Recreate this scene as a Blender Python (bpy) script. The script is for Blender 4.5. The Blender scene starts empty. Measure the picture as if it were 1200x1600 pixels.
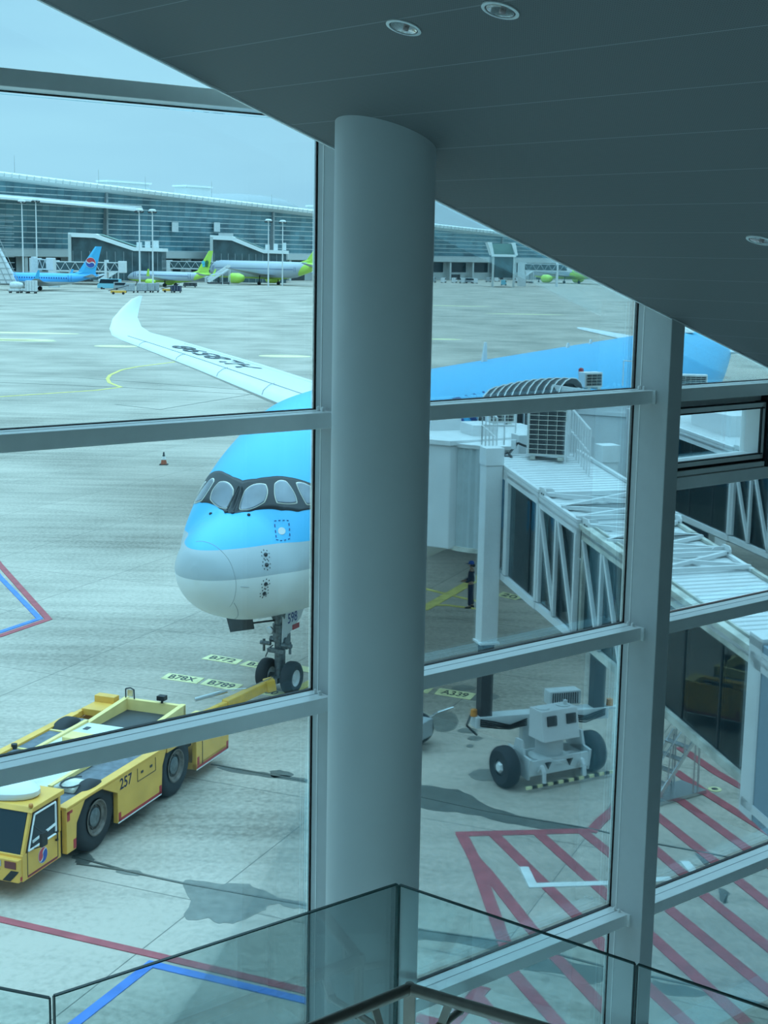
import bpy, math, random
from mathutils import Vector, Matrix
random.seed(7)
PI = math.pi
sin, cos, R = math.sin, math.cos, math.radians
SC = bpy.context.scene
COL = SC.collection

# ------------------------------------------------------------------ camera, sky, exposure
CAMZ = 12.4                       # eye height above the apron
F, PITCH, ROLL, YAW = 2316.56, 0.171543, 0.0183175, 0.871224
_fw = Vector((0, cos(PITCH), -sin(PITCH)))
_up0 = Vector((0, sin(PITCH), cos(PITCH)))
_rt0 = Vector((1, 0, 0))
_rt = _rt0 * cos(ROLL) + _up0 * sin(ROLL)
_up = _up0 * cos(ROLL) - _rt0 * sin(ROLL)
cam_d = bpy.data.cameras.new('camera')
cam_d.sensor_fit = 'HORIZONTAL'
cam_d.sensor_width = 36
cam_d.lens = F / 1200 * 36
cam_d.clip_start = 0.05
cam_d.clip_end = 3000
cam = bpy.data.objects.new('camera', cam_d)
COL.objects.link(cam)
m3 = Matrix((_rt, _up, -_fw)).transposed()
cam.matrix_world = Matrix.Translation((0, 0, CAMZ)) @ m3.to_4x4()
SC.camera = cam

SC.view_settings.view_transform = 'Standard'
SC.view_settings.look = 'None'
SC.view_settings.gamma = 1
SC.view_settings.exposure = 0.0
SC.cycles.transparent_max_bounces = 24
SC.cycles.max_bounces = 10
SC.cycles.diffuse_bounces = 5

W = bpy.data.worlds.new('overcast_sky')
SC.world = W
W.use_nodes = True
nt = W.node_tree
bg = nt.nodes['Background']
tc = nt.nodes.new('ShaderNodeTexCoord')
mp = nt.nodes.new('ShaderNodeMapping')
mp.inputs['Scale'].default_value = (1, 1, 6)
nz = nt.nodes.new('ShaderNodeTexNoise')
nz.inputs['Scale'].default_value = 2.2
nz.inputs['Detail'].default_value = 4
cr = nt.nodes.new('ShaderNodeValToRGB')
cr.color_ramp.elements[0].position = 0.3
cr.color_ramp.elements[0].color = (0.84, 0.89, 0.97, 1)
cr.color_ramp.elements[1].position = 0.72
cr.color_ramp.elements[1].color = (1.08, 1.10, 1.10, 1)
nt.links.new(tc.outputs['Generated'], mp.inputs['Vector'])
nt.links.new(mp.outputs[0], nz.inputs['Vector'])
nt.links.new(nz.outputs['Fac'], cr.inputs['Fac'])
sx = nt.nodes.new('ShaderNodeSeparateXYZ')
nt.links.new(tc.outputs['Generated'], sx.inputs[0])
gr_ = nt.nodes.new('ShaderNodeMapRange')
gr_.inputs['From Min'].default_value = 0.3
gr_.inputs['From Max'].default_value = 1.0
gr_.inputs['To Min'].default_value = 1.0
gr_.inputs['To Max'].default_value = 4.2
nt.links.new(sx.outputs[2], gr_.inputs['Value'])
sm_ = nt.nodes.new('ShaderNodeVectorMath')
sm_.operation = 'SCALE'
nt.links.new(cr.outputs['Color'], sm_.inputs[0])
nt.links.new(gr_.outputs[0], sm_.inputs['Scale'])
nt.links.new(sm_.outputs[0], bg.inputs['Color'])
bg.inputs['Strength'].default_value = 1.1


def at(px, py, z=0.0):
    """the point of the level at height z that the photograph shows at (px, py)"""
    d = _fw + _rt * ((px - 600) / F) - _up * ((py - 800) / F)
    k = (z - CAMZ) / d.z
    return Vector((0, 0, CAMZ)) + d * k


# ------------------------------------------------------------------ materials
def mat(name, col, rough=0.5, metal=0.0, noise=0.0, nscale=3.0, spec=None, ramp=None, coat=0.0):
    m = bpy.data.materials.new(name)
    m.use_nodes = True
    n, l = m.node_tree.nodes, m.node_tree.links
    b = n['Principled BSDF']
    b.inputs['Base Color'].default_value = (*col, 1)
    b.inputs['Roughness'].default_value = rough
    b.inputs['Metallic'].default_value = metal
    if coat:
        b.inputs['Coat Weight'].default_value = coat
    if spec is not None:
        b.inputs['Specular IOR Level'].default_value = spec
    if noise:
        t = n.new('ShaderNodeTexCoord')
        x = n.new('ShaderNodeTexNoise')
        x.inputs['Scale'].default_value = nscale
        x.inputs['Detail'].default_value = 6
        c = n.new('ShaderNodeValToRGB')
        c.color_ramp.elements[0].position = 0.32
        c.color_ramp.elements[1].position = 0.7
        c.color_ramp.elements[0].color = (*[v * (1 - noise) for v in col], 1)
        c.color_ramp.elements[1].color = (*[min(1, v * (1 + noise * 0.6)) for v in col], 1)
        l.new(t.outputs['Object'], x.inputs['Vector'])
        l.new(x.outputs['Fac'], c.inputs['Fac'])
        l.new(c.outputs['Color'], b.inputs['Base Color'])
    return m


def math_node(n, l, op, a, b=None, c=None):
    x = n.new('ShaderNodeMath')
    x.operation = op
    for i, v in enumerate((a, b, c)):
        if v is None:
            continue
        if isinstance(v, (int, float)):
            x.inputs[i].default_value = v
        else:
            l.new(v, x.inputs[i])
    return x.outputs[0]


def glass_mat(name, tint, refl=1.0, diffuse=0.0, dcol=(.5, .6, .6)):
    m = bpy.data.materials.new(name)
    m.use_nodes = True
    n, l = m.node_tree.nodes, m.node_tree.links
    n.remove(n['Principled BSDF'])
    out = n['Material Output']
    tr = n.new('ShaderNodeBsdfTransparent')
    tr.inputs['Color'].default_value = (*tint, 1)
    gl = n.new('ShaderNodeBsdfGlossy')
    gl.inputs['Roughness'].default_value = 0.0
    gl.inputs['Color'].default_value = (0.9, 0.95, 0.95, 1)
    fr = n.new('ShaderNodeFresnel')
    fr.inputs['IOR'].default_value = 1.5
    k = math_node(n, l, 'MULTIPLY', fr.outputs[0], refl)
    mx = n.new('ShaderNodeMixShader')
    l.new(k, mx.inputs[0])
    l.new(tr.outputs[0], mx.inputs[1])
    l.new(gl.outputs[0], mx.inputs[2])
    last = mx
    if diffuse:
        df = n.new('ShaderNodeBsdfDiffuse')
        df.inputs['Color'].default_value = (*dcol, 1)
        mx2 = n.new('ShaderNodeMixShader')
        mx2.inputs[0].default_value = diffuse
        l.new(mx.outputs[0], mx2.inputs[1])
        l.new(df.outputs[0], mx2.inputs[2])
        last = mx2
    l.new(last.outputs[0], out.inputs['Surface'])
    return m


def bands(name, axis, lo, hi, stops, rough=0.4, coat=0.12):
    """paint scheme: constant bands of colour along one object axis"""
    m = mat(name, (1, 1, 1), rough, coat=coat)
    n, l = m.node_tree.nodes, m.node_tree.links
    t = n.new('ShaderNodeTexCoord')
    s = n.new('ShaderNodeSeparateXYZ')
    l.new(t.outputs['Object'], s.inputs[0])
    v = math_node(n, l, 'SUBTRACT', s.outputs[axis], lo)
    v = math_node(n, l, 'DIVIDE', v, hi - lo)
    c = n.new('ShaderNodeValToRGB')
    c.color_ramp.interpolation = 'CONSTANT'
    e = c.color_ramp.elements
    for i, (p, colr) in enumerate(stops):
        q = (p - lo) / (hi - lo)
        if i == 0:
            e[0].position = 0
            e[0].color = (*colr, 1)
        elif i == 1:
            e[1].position = q
            e[1].color = (*colr, 1)
        else:
            x = e.new(q)
            x.color = (*colr, 1)
    l.new(v, c.inputs['Fac'])
    l.new(c.outputs['Color'], n['Principled BSDF'].inputs['Base Color'])
    return m


# apron concrete: mottled slabs with fine joints
def concrete():
    m = mat('apron_concrete', (0.4, 0.4, 0.37), 0.75, spec=0.3)
    n, l = m.node_tree.nodes, m.node_tree.links
    b = n['Principled BSDF']
    t = n.new('ShaderNodeTexCoord')
    mpn = n.new('ShaderNodeMapping')
    mpn.inputs['Rotation'].default_value = (0, 0, R(-67.4))
    l.new(t.outputs['Object'], mpn.inputs['Vector'])
    s = n.new('ShaderNodeSeparateXYZ')
    l.new(mpn.outputs[0], s.inputs[0])
    def noise(scale, det=5, vec=None, rough=0.5):
        x = n.new('ShaderNodeTexNoise')
        x.inputs['Scale'].default_value = scale
        x.inputs['Detail'].default_value = det
        x.inputs['Roughness'].default_value = rough
        l.new(vec or mpn.outputs[0], x.inputs['Vector'])
        return x.outputs['Fac']
    st = n.new('ShaderNodeMapping')
    st.inputs['Scale'].default_value = (0.10, 1.3, 1)
    st.inputs['Rotation'].default_value = (0, 0, R(35))
    l.new(t.outputs['Object'], st.inputs['Vector'])
    a = noise(0.10, 6)
    bb = noise(0.9, 8, st.outputs[0], 0.6)
    c = noise(7.0, 6, None, 0.65)
    v = math_node(n, l, 'MULTIPLY', a, 0.5)
    v = math_node(n, l, 'MULTIPLY_ADD', bb, 0.35, v)
    v = math_node(n, l, 'MULTIPLY_ADD', c, 0.42, v)
    v = math_node(n, l, 'SUBTRACT', v, 0.06)
    rp = n.new('ShaderNodeValToRGB')
    e = rp.color_ramp.elements
    e[0].position = 0.42
    e[0].color = (0.20, 0.172, 0.140, 1)
    e[1].position = 0.67
    e[1].color = (0.50, 0.425, 0.355, 1)
    x = e.new(0.54)
    x.color = (0.352, 0.308, 0.255, 1)
    l.new(v, rp.inputs['Fac'])
    # slab to slab tone
    def cell(sock, off, sp):
        q = math_node(n, l, 'SUBTRACT', sock, off)
        q = math_node(n, l, 'DIVIDE', q, sp)
        fl = math_node(n, l, 'FLOOR', q)
        fr = math_node(n, l, 'FRACT', q)
        d = math_node(n, l, 'PINGPONG', q, 0.5)
        return fl, d
    f1, d1 = cell(s.outputs[1], 19.38 - 0.0, 5.9)
    f2, d2 = cell(s.outputs[0], 0.0, 5.9)
    cmb = n.new('ShaderNodeCombineXYZ')
    l.new(f1, cmb.inputs[0])
    l.new(f2, cmb.inputs[1])
    wn = n.new('ShaderNodeTexWhiteNoise')
    l.new(cmb.outputs[0], wn.inputs['Vector'])
    slab = math_node(n, l, 'MULTIPLY_ADD', wn.outputs['Value'], 0.09, 0.955)
    hs = n.new('ShaderNodeMix')
    hs.data_type = 'RGBA'
    hs.blend_type = 'MULTIPLY'
    hs.inputs['Factor'].default_value = 1
    l.new(rp.outputs['Color'], hs.inputs['A'])
    l.new(slab, hs.inputs['B'])
    dm = math_node(n, l, 'MINIMUM', d1, d2)
    ln = math_node(n, l, 'LESS_THAN', dm, 0.0022)
    ln = math_node(n, l, 'MULTIPLY', ln, 0.72)
    jm = n.new('ShaderNodeMix')
    jm.data_type = 'RGBA'
    l.new(ln, jm.inputs['Factor'])
    l.new(hs.outputs['Result'], jm.inputs['A'])
    jm.inputs['B'].default_value = (0.05, 0.055, 0.05, 1)
    l.new(jm.outputs['Result'], b.inputs['Base Color'])
    bp = n.new('ShaderNodeBump')
    bp.inputs['Strength'].default_value = 0.15
    bp.inputs['Distance'].default_value = 0.05
    l.new(c, bp.inputs['Height'])
    l.new(bp.outputs[0], b.inputs['Normal'])
    return m


M = {}
M['glass'] = glass_mat('facade_glass', (0.578, 0.815, 0.902), 0.5)
M['bal_glass'] = glass_mat('balustrade_glass', (0.90, 0.95, 0.95), 0.6)
M['bridge_glass'] = glass_mat('bridge_glass', (0.56, 0.66, 0.68), 1.0, 0.06, (0.10, 0.16, 0.19))
M['edge'] = mat('glass_edge', (0.02, 0.07, 0.07), 0.2)
M['gasket'] = mat('black_gasket', (0.006, 0.006, 0.008), 0.6)
M['alu'] = mat('painted_aluminium', (0.86, 0.87, 0.86), 0.30, noise=0.03, nscale=9)
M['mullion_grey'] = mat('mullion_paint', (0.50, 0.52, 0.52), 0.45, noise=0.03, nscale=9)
M['column'] = mat('column_paint', (0.66, 0.68, 0.68), 0.5, noise=0.04, nscale=1.2)
M['steel'] = mat('bronze_steel', (0.36, 0.30, 0.26), 0.38, 0.45, noise=0.1, nscale=20)
M['darkmetal'] = mat('dark_metal', (0.05, 0.055, 0.06), 0.5, 0.3)
M['white'] = mat('white_paint', (0.66, 0.67, 0.67), 0.4, noise=0.06, nscale=1.5)
M['white2'] = mat('off_white_paint', (0.62, 0.65, 0.65), 0.5, noise=0.12, nscale=2)
M['dirtywhite'] = mat('weathered_white_paint', (0.52, 0.52, 0.46), 0.6, noise=0.45, nscale=2.5)
M['grey'] = mat('grey_paint', (0.33, 0.36, 0.37), 0.5, noise=0.1)
M['dark'] = mat('dark_rubber', (0.022, 0.024, 0.028), 0.75, noise=0.2, nscale=8)
M['black'] = mat('black_plastic', (0.012, 0.012, 0.014), 0.5)
M['yellow'] = mat('tug_yellow', (0.78, 0.42, 0.075), 0.42, noise=0.14, nscale=1.8)
M['yellow2'] = mat('tug_cream_yellow', (0.84, 0.62, 0.24), 0.5, noise=0.1, nscale=3)
M['orange'] = mat('amber', (0.55, 0.20, 0.03), 0.4)
M['red'] = mat('red_paint', (0.42, 0.03, 0.035), 0.5)
M['linered'] = mat('line_red', (0.38, 0.075, 0.09), 0.7, noise=0.22, nscale=2.5)
M['lineblue'] = mat('line_blue', (0.08, 0.20, 0.62), 0.7, noise=0.2, nscale=2.5)
M['linewhite'] = mat('line_white', (0.72, 0.74, 0.72), 0.7, noise=0.12, nscale=3)
M['lineyellow'] = mat('line_yellow', (0.70, 0.58, 0.16), 0.7, noise=0.25, nscale=2)
M['lineyellow2'] = mat('line_pale_yellow', (0.78, 0.72, 0.38), 0.7, noise=0.18, nscale=3)
M['stain'] = mat('wet_concrete', (0.115, 0.115, 0.10), 0.35, noise=0.25, nscale=3)
M['stain2'] = mat('damp_concrete', (0.19, 0.185, 0.16), 0.55, noise=0.25, nscale=4)
M['deck'] = mat('tug_deck_plate', (0.13, 0.15, 0.18), 0.6, noise=0.35, nscale=6)
M['deckwhite'] = mat('tug_deck_white', (0.62, 0.64, 0.60), 0.5, noise=0.15, nscale=3)
M['wshield'] = mat('cockpit_glass', (0.17, 0.20, 0.24), 0.08, coat=1.0, noise=0.5, nscale=1.2)
M['cabglass'] = mat('cab_glass', (0.02, 0.035, 0.045), 0.12, spec=0.25)
M['mask'] = mat('cockpit_mask', (0.022, 0.026, 0.03), 0.4)
M['skyblue'] = mat('sky_blue_paint', (0.055, 0.42, 0.72), 0.35, coat=0.15)
M['wing'] = mat('wing_grey', (0.70, 0.73, 0.74), 0.35, noise=0.03)
M['chrome'] = mat('chrome', (0.55, 0.57, 0.58), 0.25, 0.9)
M['lime'] = mat('lime_paint', (0.46, 0.72, 0.09), 0.4)
M['navy'] = mat('navy_cloth', (0.018, 0.025, 0.06), 0.85)
M['navy2'] = mat('navy_paint', (0.02, 0.05, 0.20), 0.5)
M['blue'] = mat('blue_cloth', (0.03, 0.09, 0.38), 0.8)
M['skin'] = mat('skin', (0.42, 0.24, 0.16), 0.6)
M['concrete_wall'] = mat('pale_cladding', (0.50, 0.53, 0.52), 0.6, noise=0.08, nscale=0.1)
M['roofwhite'] = mat('terminal_roof', (0.74, 0.77, 0.76), 0.5)
M['apron'] = concrete()
M['rim'] = mat('rusty_rim', (0.16, 0.13, 0.11), 0.6, noise=0.5, nscale=9)
M['lampred'] = mat('lamp_red', (0.16, 0.03, 0.03), 0.3)
M['orangeyellow'] = mat('towbar_orange', (0.72, 0.40, 0.05), 0.45, noise=0.15, nscale=5)
M['coneorange'] = mat('cone_orange', (0.38, 0.10, 0.05), 0.6)
M['panelblue'] = mat('bluish_panel', (0.22, 0.30, 0.36), 0.4)
M['shutter'] = mat('shutter_grey', (0.42, 0.47, 0.48), 0.45, noise=0.08)
M['canopy'] = mat('canopy_fabric', (0.05, 0.055, 0.06), 0.7, noise=0.3, nscale=1.5)
M['chrome_pale'] = mat('pale_rim', (0.62, 0.60, 0.52), 0.35)
M['gearmetal'] = mat('gear_metal', (0.17, 0.19, 0.20), 0.4, 0.5, noise=0.4, nscale=14)
M['refl'] = mat('downlight_reflector', (0.95, 0.93, 0.92), 0.12, 1.0, noise=0.35, nscale=90)
M['refl2'] = mat('lamp_glass', (0.42, 0.33, 0.32), 0.2)
M['floor'] = mat('terrazzo', (0.5, 0.5, 0.48), 0.4, noise=0.1, nscale=4)
M['wallm'] = mat('interior_wall', (0.13, 0.135, 0.135), 0.7)
M['emred'] = mat('emblem_red', (0.55, 0.05, 0.07), 0.5)
M['emblue'] = mat('emblem_blue', (0.03, 0.08, 0.32), 0.5)
M['fus350'] = bands('sky_blue_livery', 2, 0, 12, [(0, (0.70, 0.72, 0.70)), (4.15, (0.40, 0.45, 0.47)), (4.9, (0.055, 0.42, 0.72))])


# ------------------------------------------------------------------ mesh helpers
class MB:
    def __init__(s):
        s.v, s.f = [], []

    def add(s, v, f):
        k = len(s.v)
        s.v += [tuple(p) for p in v]
        s.f += [tuple(i + k for i in q) for q in f]
        return s

    def box(s, x0, x1, y0, y1, z0, z1, mx=None):
        v = [Vector(p) for p in ((x0, y0, z0), (x1, y0, z0), (x1, y1, z0), (x0, y1, z0), (x0, y0, z1), (x1, y0, z1), (x1, y1, z1), (x0, y1, z1))]
        if mx is not None:
            v = [mx @ p for p in v]
        return s.add(v, [(0, 3, 2, 1), (4, 5, 6, 7), (0, 1, 5, 4), (1, 2, 6, 5), (2, 3, 7, 6), (3, 0, 4, 7)])

    def hexa(s, b, t):
        return s.add(list(b) + list(t), [(3, 2, 1, 0), (4, 5, 6, 7), (0, 1, 5, 4), (1, 2, 6, 5), (2, 3, 7, 6), (3, 0, 4, 7)])

    def tube(s, p0, p1, r, r1=None, n=10, cap=True):
        p0, p1 = Vector(p0), Vector(p1)
        r1 = r if r1 is None else r1
        d = (p1 - p0).normalized()
        a = d.orthogonal().normalized()
        b = d.cross(a)
        v = [p0 + (a * cos(2 * PI * i / n) + b * sin(2 * PI * i / n)) * r for i in range(n)]
        v += [p1 + (a * cos(2 * PI * i / n) + b * sin(2 * PI * i / n)) * r1 for i in range(n)]
        f = [(i, (i + 1) % n, n + (i + 1) % n, n + i) for i in range(n)]
        if cap:
            f += [tuple(reversed(range(n))), tuple(range(n, 2 * n))]
        return s.add(v, f)

    def path(s, pts, r, n=8):
        for a, b in zip(pts[:-1], pts[1:]):
            s.tube(a, b, r, n=n)
        return s

    def bar(s, p0, p1, w, h, up=(0, 0, 1)):
        p0, p1, up = Vector(p0), Vector(p1), Vector(up)
        d = (p1 - p0).normalized()
        sd = d.cross(up)
        if sd.length < 1e-4:
            sd = d.orthogonal()
        sd.normalize()
        u = sd.cross(d)
        q = [(-w / 2, -h / 2), (w / 2, -h / 2), (w / 2, h / 2), (-w / 2, h / 2)]
        v = [p0 + sd * a + u * b for a, b in q] + [p1 + sd * a + u * b for a, b in q]
        return s.add(v, [(0, 1, 2, 3), (7, 6, 5, 4), (0, 4, 5, 1), (1, 5, 6, 2), (2, 6, 7, 3), (3, 7, 4, 0)])

    def lathe(s, prof, c=(0, 0, 0), axis=(0, 0, 1), n=24, cap=True):
        c, ax = Vector(c), Vector(axis).normalized()
        a = ax.orthogonal().normalized()
        b = ax.cross(a)
        rings = [[c + ax * h + (a * cos(2 * PI * i / n) + b * sin(2 * PI * i / n)) * r for i in range(n)] for r, h in prof]
        return s.loft(rings, cap=cap)

    def loft(s, rings, cap=True, close=True):
        n = len(rings[0])
        v = [p for r in rings for p in r]
        f = []
        for j in range(len(rings) - 1):
            for i in range(n if close else n - 1):
                f.append((j * n + i, j * n + (i + 1) % n, (j + 1) * n + (i + 1) % n, (j + 1) * n + i))
        if cap:
            f.append(tuple(reversed(range(n))))
            f.append(tuple(range((len(rings) - 1) * n, len(rings) * n)))
        return s.add(v, f)

    def prism(s, poly, o, ax, ay, az):
        """polygon in the plane (ax, ay) at o, pushed along az"""
        o, ax, ay, az = Vector(o), Vector(ax), Vector(ay), Vector(az)
        n = len(poly)
        v = [o + ax * p + ay * q for p, q in poly]
        v += [p + az for p in v]
        f = [(i, (i + 1) % n, n + (i + 1) % n, n + i) for i in range(n)]
        f += [tuple(reversed(range(n))), tuple(range(n, 2 * n))]
        return s.add(v, f)

    def build(s, name, m, parent=None, smooth=False, bevel=0.0):
        me = bpy.data.meshes.new(name)
        me.from_pydata(s.v, [], s.f)
        me.validate()
        import bmesh
        bm = bmesh.new()
        bm.from_mesh(me)
        bmesh.ops.recalc_face_normals(bm, faces=bm.faces)
        bm.to_mesh(me)
        bm.free()
        o = bpy.data.objects.new(name, me)
        COL.objects.link(o)
        me.materials.append(M[m] if isinstance(m, str) else m)
        if parent:
            o.parent = parent
        if bevel:
            b = o.modifiers.new('b', 'BEVEL')
            b.width = bevel
            b.segments = 2
            b.limit_method = 'ANGLE'
        if smooth:
            for p in me.polygons:
                p.use_smooth = True
            if smooth == 'auto':
                e = o.modifiers.new('e', 'EDGE_SPLIT')
                e.split_angle = R(40)
        return o


def box(name, m, parent, x0, x1, y0, y1, z0, z1, bevel=0.0, mx=None):
    return MB().box(x0, x1, y0, y1, z0, z1, mx).build(name, m, parent, bevel=bevel)


def tag(o, label=None, cat=None, group=None, kind=None):
    if label: o['label'] = label
    if cat: o['category'] = cat
    if group: o['group'] = group
    if kind: o['kind'] = kind
    return o


def thing(name, label, cat, loc=(0, 0, 0), rz=0.0, group=None, scale=1.0):
    o = bpy.data.objects.new(name, None)
    COL.objects.link(o)
    o.location = loc
    o.rotation_euler = (0, 0, rz)
    o.scale = (scale,) * 3
    o.empty_display_size = 0.2
    return tag(o, label, cat, group)


def struct(o):
    o['kind'] = 'structure'
    return o


def copy_tree(o, parent=None):
    c = o.copy()
    COL.objects.link(c)
    c.parent = parent
    for ch in o.children:
        copy_tree(ch, c)
    return c


def text_mesh(name, body, size, m, parent, mx, depth=0.0, align='CENTER'):
    cu = bpy.data.curves.new(name, 'FONT')
    cu.body = body
    cu.size = size
    cu.align_x = align
    cu.align_y = 'CENTER'
    cu.extrude = depth
    cu.offset = size * 0.012
    tmp = bpy.data.objects.new('tmp', cu)
    COL.objects.link(tmp)
    dg = bpy.context.evaluated_depsgraph_get()
    me = bpy.data.meshes.new_from_object(tmp.evaluated_get(dg))
    bpy.data.objects.remove(tmp)
    o = bpy.data.objects.new(name, me)
    me.transform(mx)
    me.materials.clear()
    me.materials.append(M[m])
    COL.objects.link(o)
    o.parent = parent
    return o


def frame_mx(o, x, y, z):
    m = Matrix((Vector(x), Vector(y), Vector(z))).transposed().to_4x4()
    return Matrix.Translation(Vector(o)) @ m


def emblem(parent, c, ux, uy, nrm, rad, yaw=0.0):
    """round red and blue swirl with white wave: three flat inlays on a white disc"""
    c, ux, uy, nrm = Vector(c), Vector(ux), Vector(uy), Vector(nrm)
    def disc(r, off, name, m, poly=None):
        pts = poly or [(r * cos(2 * PI * i / 32), r * sin(2 * PI * i / 32)) for i in range(32)]
        pts = [(x * cos(yaw) - y * sin(yaw), x * sin(yaw) + y * cos(yaw)) for x, y in pts]
        return MB().prism(pts, c + nrm * off, ux, uy, nrm * 0.004).build(name, m, parent)
    disc(rad, 0.002, 'emblem_disc', 'linewhite')
    def half(sgn):
        # big arc, then the S curve back
        g = rad * 0.10
        p = [(0.94 * rad * cos(PI * i / 20), sgn * 0.94 * rad * sin(PI * i / 20)) for i in range(21)]
        h = rad * 0.47
        for i in range(1, 14):
            t = PI * i / 14
            p.append((-h - h * cos(t) * 0.96, sgn * g - abs(h) * sin(t) * 0.62 * 1))
        for i in range(1, 14):
            t = PI * i / 14
            p.append((h - h * cos(t) * 0.96, sgn * g + abs(h) * sin(t) * 0.62))
        return p
    disc(rad, 0.006, 'emblem_red_half', 'emred', half(1))
    disc(rad, 0.006, 'emblem_blue_half', 'emblue', half(-1))


# ================================================================== APRON
ap = MB()
ap.add([(-900, -60, 0), (900, -60, 0), (900, 1500, 0), (-900, 1500, 0), (-900, -60, -1), (900, -60, -1), (900, 1500, -1), (-900, 1500, -1)],
       [(0, 1, 2, 3), (7, 6, 5, 4), (0, 4, 5, 1), (1, 5, 6, 2), (2, 6, 7, 3), (3, 7, 4, 0)])
apron = struct(ap.build('ground', 'apron'))


def smooth_closed(pts, k=3, jit=0.0):
    n = len(pts)
    out = []
    for i in range(n):
        p0, p1, p2, p3 = pts[i - 1], pts[i], pts[(i + 1) % n], pts[(i + 2) % n]
        for j in range(k):
            t = j / k
            q = 0.5 * ((2 * p1) + (p2 - p0) * t + (2 * p0 - 5 * p1 + 4 * p2 - p3) * t * t + (3 * p1 - p0 - 3 * p2 + p3) * t ** 3)
            if jit:
                q = q + Vector((random.uniform(-jit, jit), random.uniform(-jit, jit), 0))
            out.append(q)
    return out


def flat_poly(name, m, pts, z):
    n = len(pts)
    v = [Vector((p.x, p.y, z)) for p in pts] + [Vector((p.x, p.y, 0.0005)) for p in pts]
    f = [tuple(range(n))] + [(i, (i + 1) % n, n + (i + 1) % n, n + i) for i in range(n)]
    return MB().add(v, f).build(name, m, apron)


_sc = [0]


def stripe(name, m, px, w, z=0.012):
    """painted line w metres wide along ground points"""
    _sc[0] += 1
    z += 0.0003 * _sc[0]
    pts = [at(*p) for p in px]
    L_, R_ = [], []
    for i, p in enumerate(pts):
        a = pts[i - 1] if i else None
        b = pts[i + 1] if i < len(pts) - 1 else None
        if a is None: d = (b - p).normalized(); k = 1
        elif b is None: d = (p - a).normalized(); k = 1
        else:
            d1, d2 = (p - a).normalized(), (b - p).normalized()
            d = (d1 + d2).normalized(); k = 1 / max(0.35, d.dot(d1))
        nn = Vector((-d.y, d.x, 0)) * (w / 2 * k)
        L_.append(p + nn); R_.append(p - nn)
    v, f = [], []
    for a, b in zip(L_, R_):
        v += [(a.x, a.y, z), (b.x, b.y, z)]
    for i in range(len(pts) - 1):
        f.append((2 * i, 2 * i + 1, 2 * i + 3, 2 * i + 2))
    nv = len(v)
    v += [(x, y, 0.0005) for x, y, _ in v]
    f += [(a + nv, b + nv, c + nv, d + nv) for a, b, c, d in list(f)]
    for i in range(len(pts) - 1):
        f.append((2 * i, 2 * i + 2, 2 * i + 2 + nv, 2 * i + nv))
        f.append((2 * i + 1, 2 * i + 3, 2 * i + 3 + nv, 2 * i + 1 + nv))
    return MB().add(v, f).build(name, m, apron)


RW = 0.26
for pts in ([(713, 1304), (907, 1299), (925, 1300)], [(721, 1303), (742, 1343), (790, 1478), (801, 1520), (872, 1600), (930, 1665)],
            [(742, 1343), (760, 1362), (833, 1455), (865, 1492), (947, 1579), (980, 1612)],
            [(773, 1305), (902, 1432), (950, 1487), (1017, 1547), (1074, 1600), (1110, 1640)],
            [(842, 1303), (952, 1402), (1019, 1464), (1168, 1600)],
            [(911, 1300), (956, 1336), (1046, 1421), (1215, 1560)],
            [(958, 1273), (1028, 1331), (1069, 1367), (1099, 1398), (1215, 1492)],
            [(990, 1240), (1028, 1276), (1117, 1347), (1215, 1425)],
            [(1040, 1232), (1051, 1242), (1168, 1327), (1215, 1362)],
            [(1055, 1205), (1104, 1240), (1184, 1290), (1215, 1310)],
            [(1062, 1168), (1120, 1208), (1215, 1262)],
            [(923, 1301), (938, 1284), (958, 1267), (1005, 1212)],
            [(650, 1591), (692, 1601), (730, 1650)], [(695, 1612), (722, 1580), (756, 1543)], [(744, 1556), (762, 1578), (785, 1604)]):
    tag(stripe('painted_line', 'linered', pts, RW), 'red hatching stripe')
tag(stripe('painted_line', 'linewhite', [(819, 1356), (833, 1385), (952, 1381), (1049, 1374)], 0.19, 0.02), 'white bracket line')
tag(stripe('painted_line', 'linewhite', [(1070, 1347), (1094, 1376)], 0.19, 0.02), 'white bracket line')
tag(stripe('painted_line', 'linered', [(-60, 1422), (0, 1437), (233, 1491), (479, 1550), (640, 1592)], 0.2), 'red boundary line')
tag(stripe('painted_line', 'lineblue', [(60, 1650), (117, 1600), (236, 1507), (479, 1565), (640, 1603)], 0.2), 'blue boundary line')
tag(stripe('painted_line', 'linered', [(-60, 805), (0, 883), (76, 968), (0, 994), (-60, 1010)], 0.24), 'red boundary line')
tag(stripe('painted_line', 'lineblue', [(-60, 826), (0, 902), (62, 967), (0, 988), (-60, 1004)], 0.2, 0.016), 'blue boundary line')
for pts, w in (([(300, 561), (270, 566), (215, 573), (190, 578), (172, 586), (168, 592), (171, 598), (189, 605), (150, 610), (60, 616), (-30, 622)], 0.35),
               ([(660, 953), (715, 922), (765, 893)], 0.42), ([(655, 918), (720, 934), (765, 944)], 0.2), ([(655, 945), (700, 946), (770, 955)], 0.2),
               ([(442, 1090), (490, 1064), (520, 1047)], 0.3)):
    stripe('painted_line', 'lineyellow', pts, w)
for pts in ([(0, 587), (120, 590), (420, 612)], [(-10, 597), (200, 606), (400, 617)], [(180, 632), (250, 640), (400, 615)]):
    tag(stripe('painted_line', 'stain2', pts, 0.10, 0.01), 'dark crack line')
for cx, cy, rx, ry in ((445, 556.5, 3.2, 2.0), (183, 541, 3.0, 2.0), (-5, 530, 8, 2.0)):
    c = at(cx, cy)
    flat_poly('marking_disc', 'lineyellow2', [c + Vector((rx * cos(i * PI / 12), ry * sin(i * PI / 12), 0)) for i in range(24)], 0.012)
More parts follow.
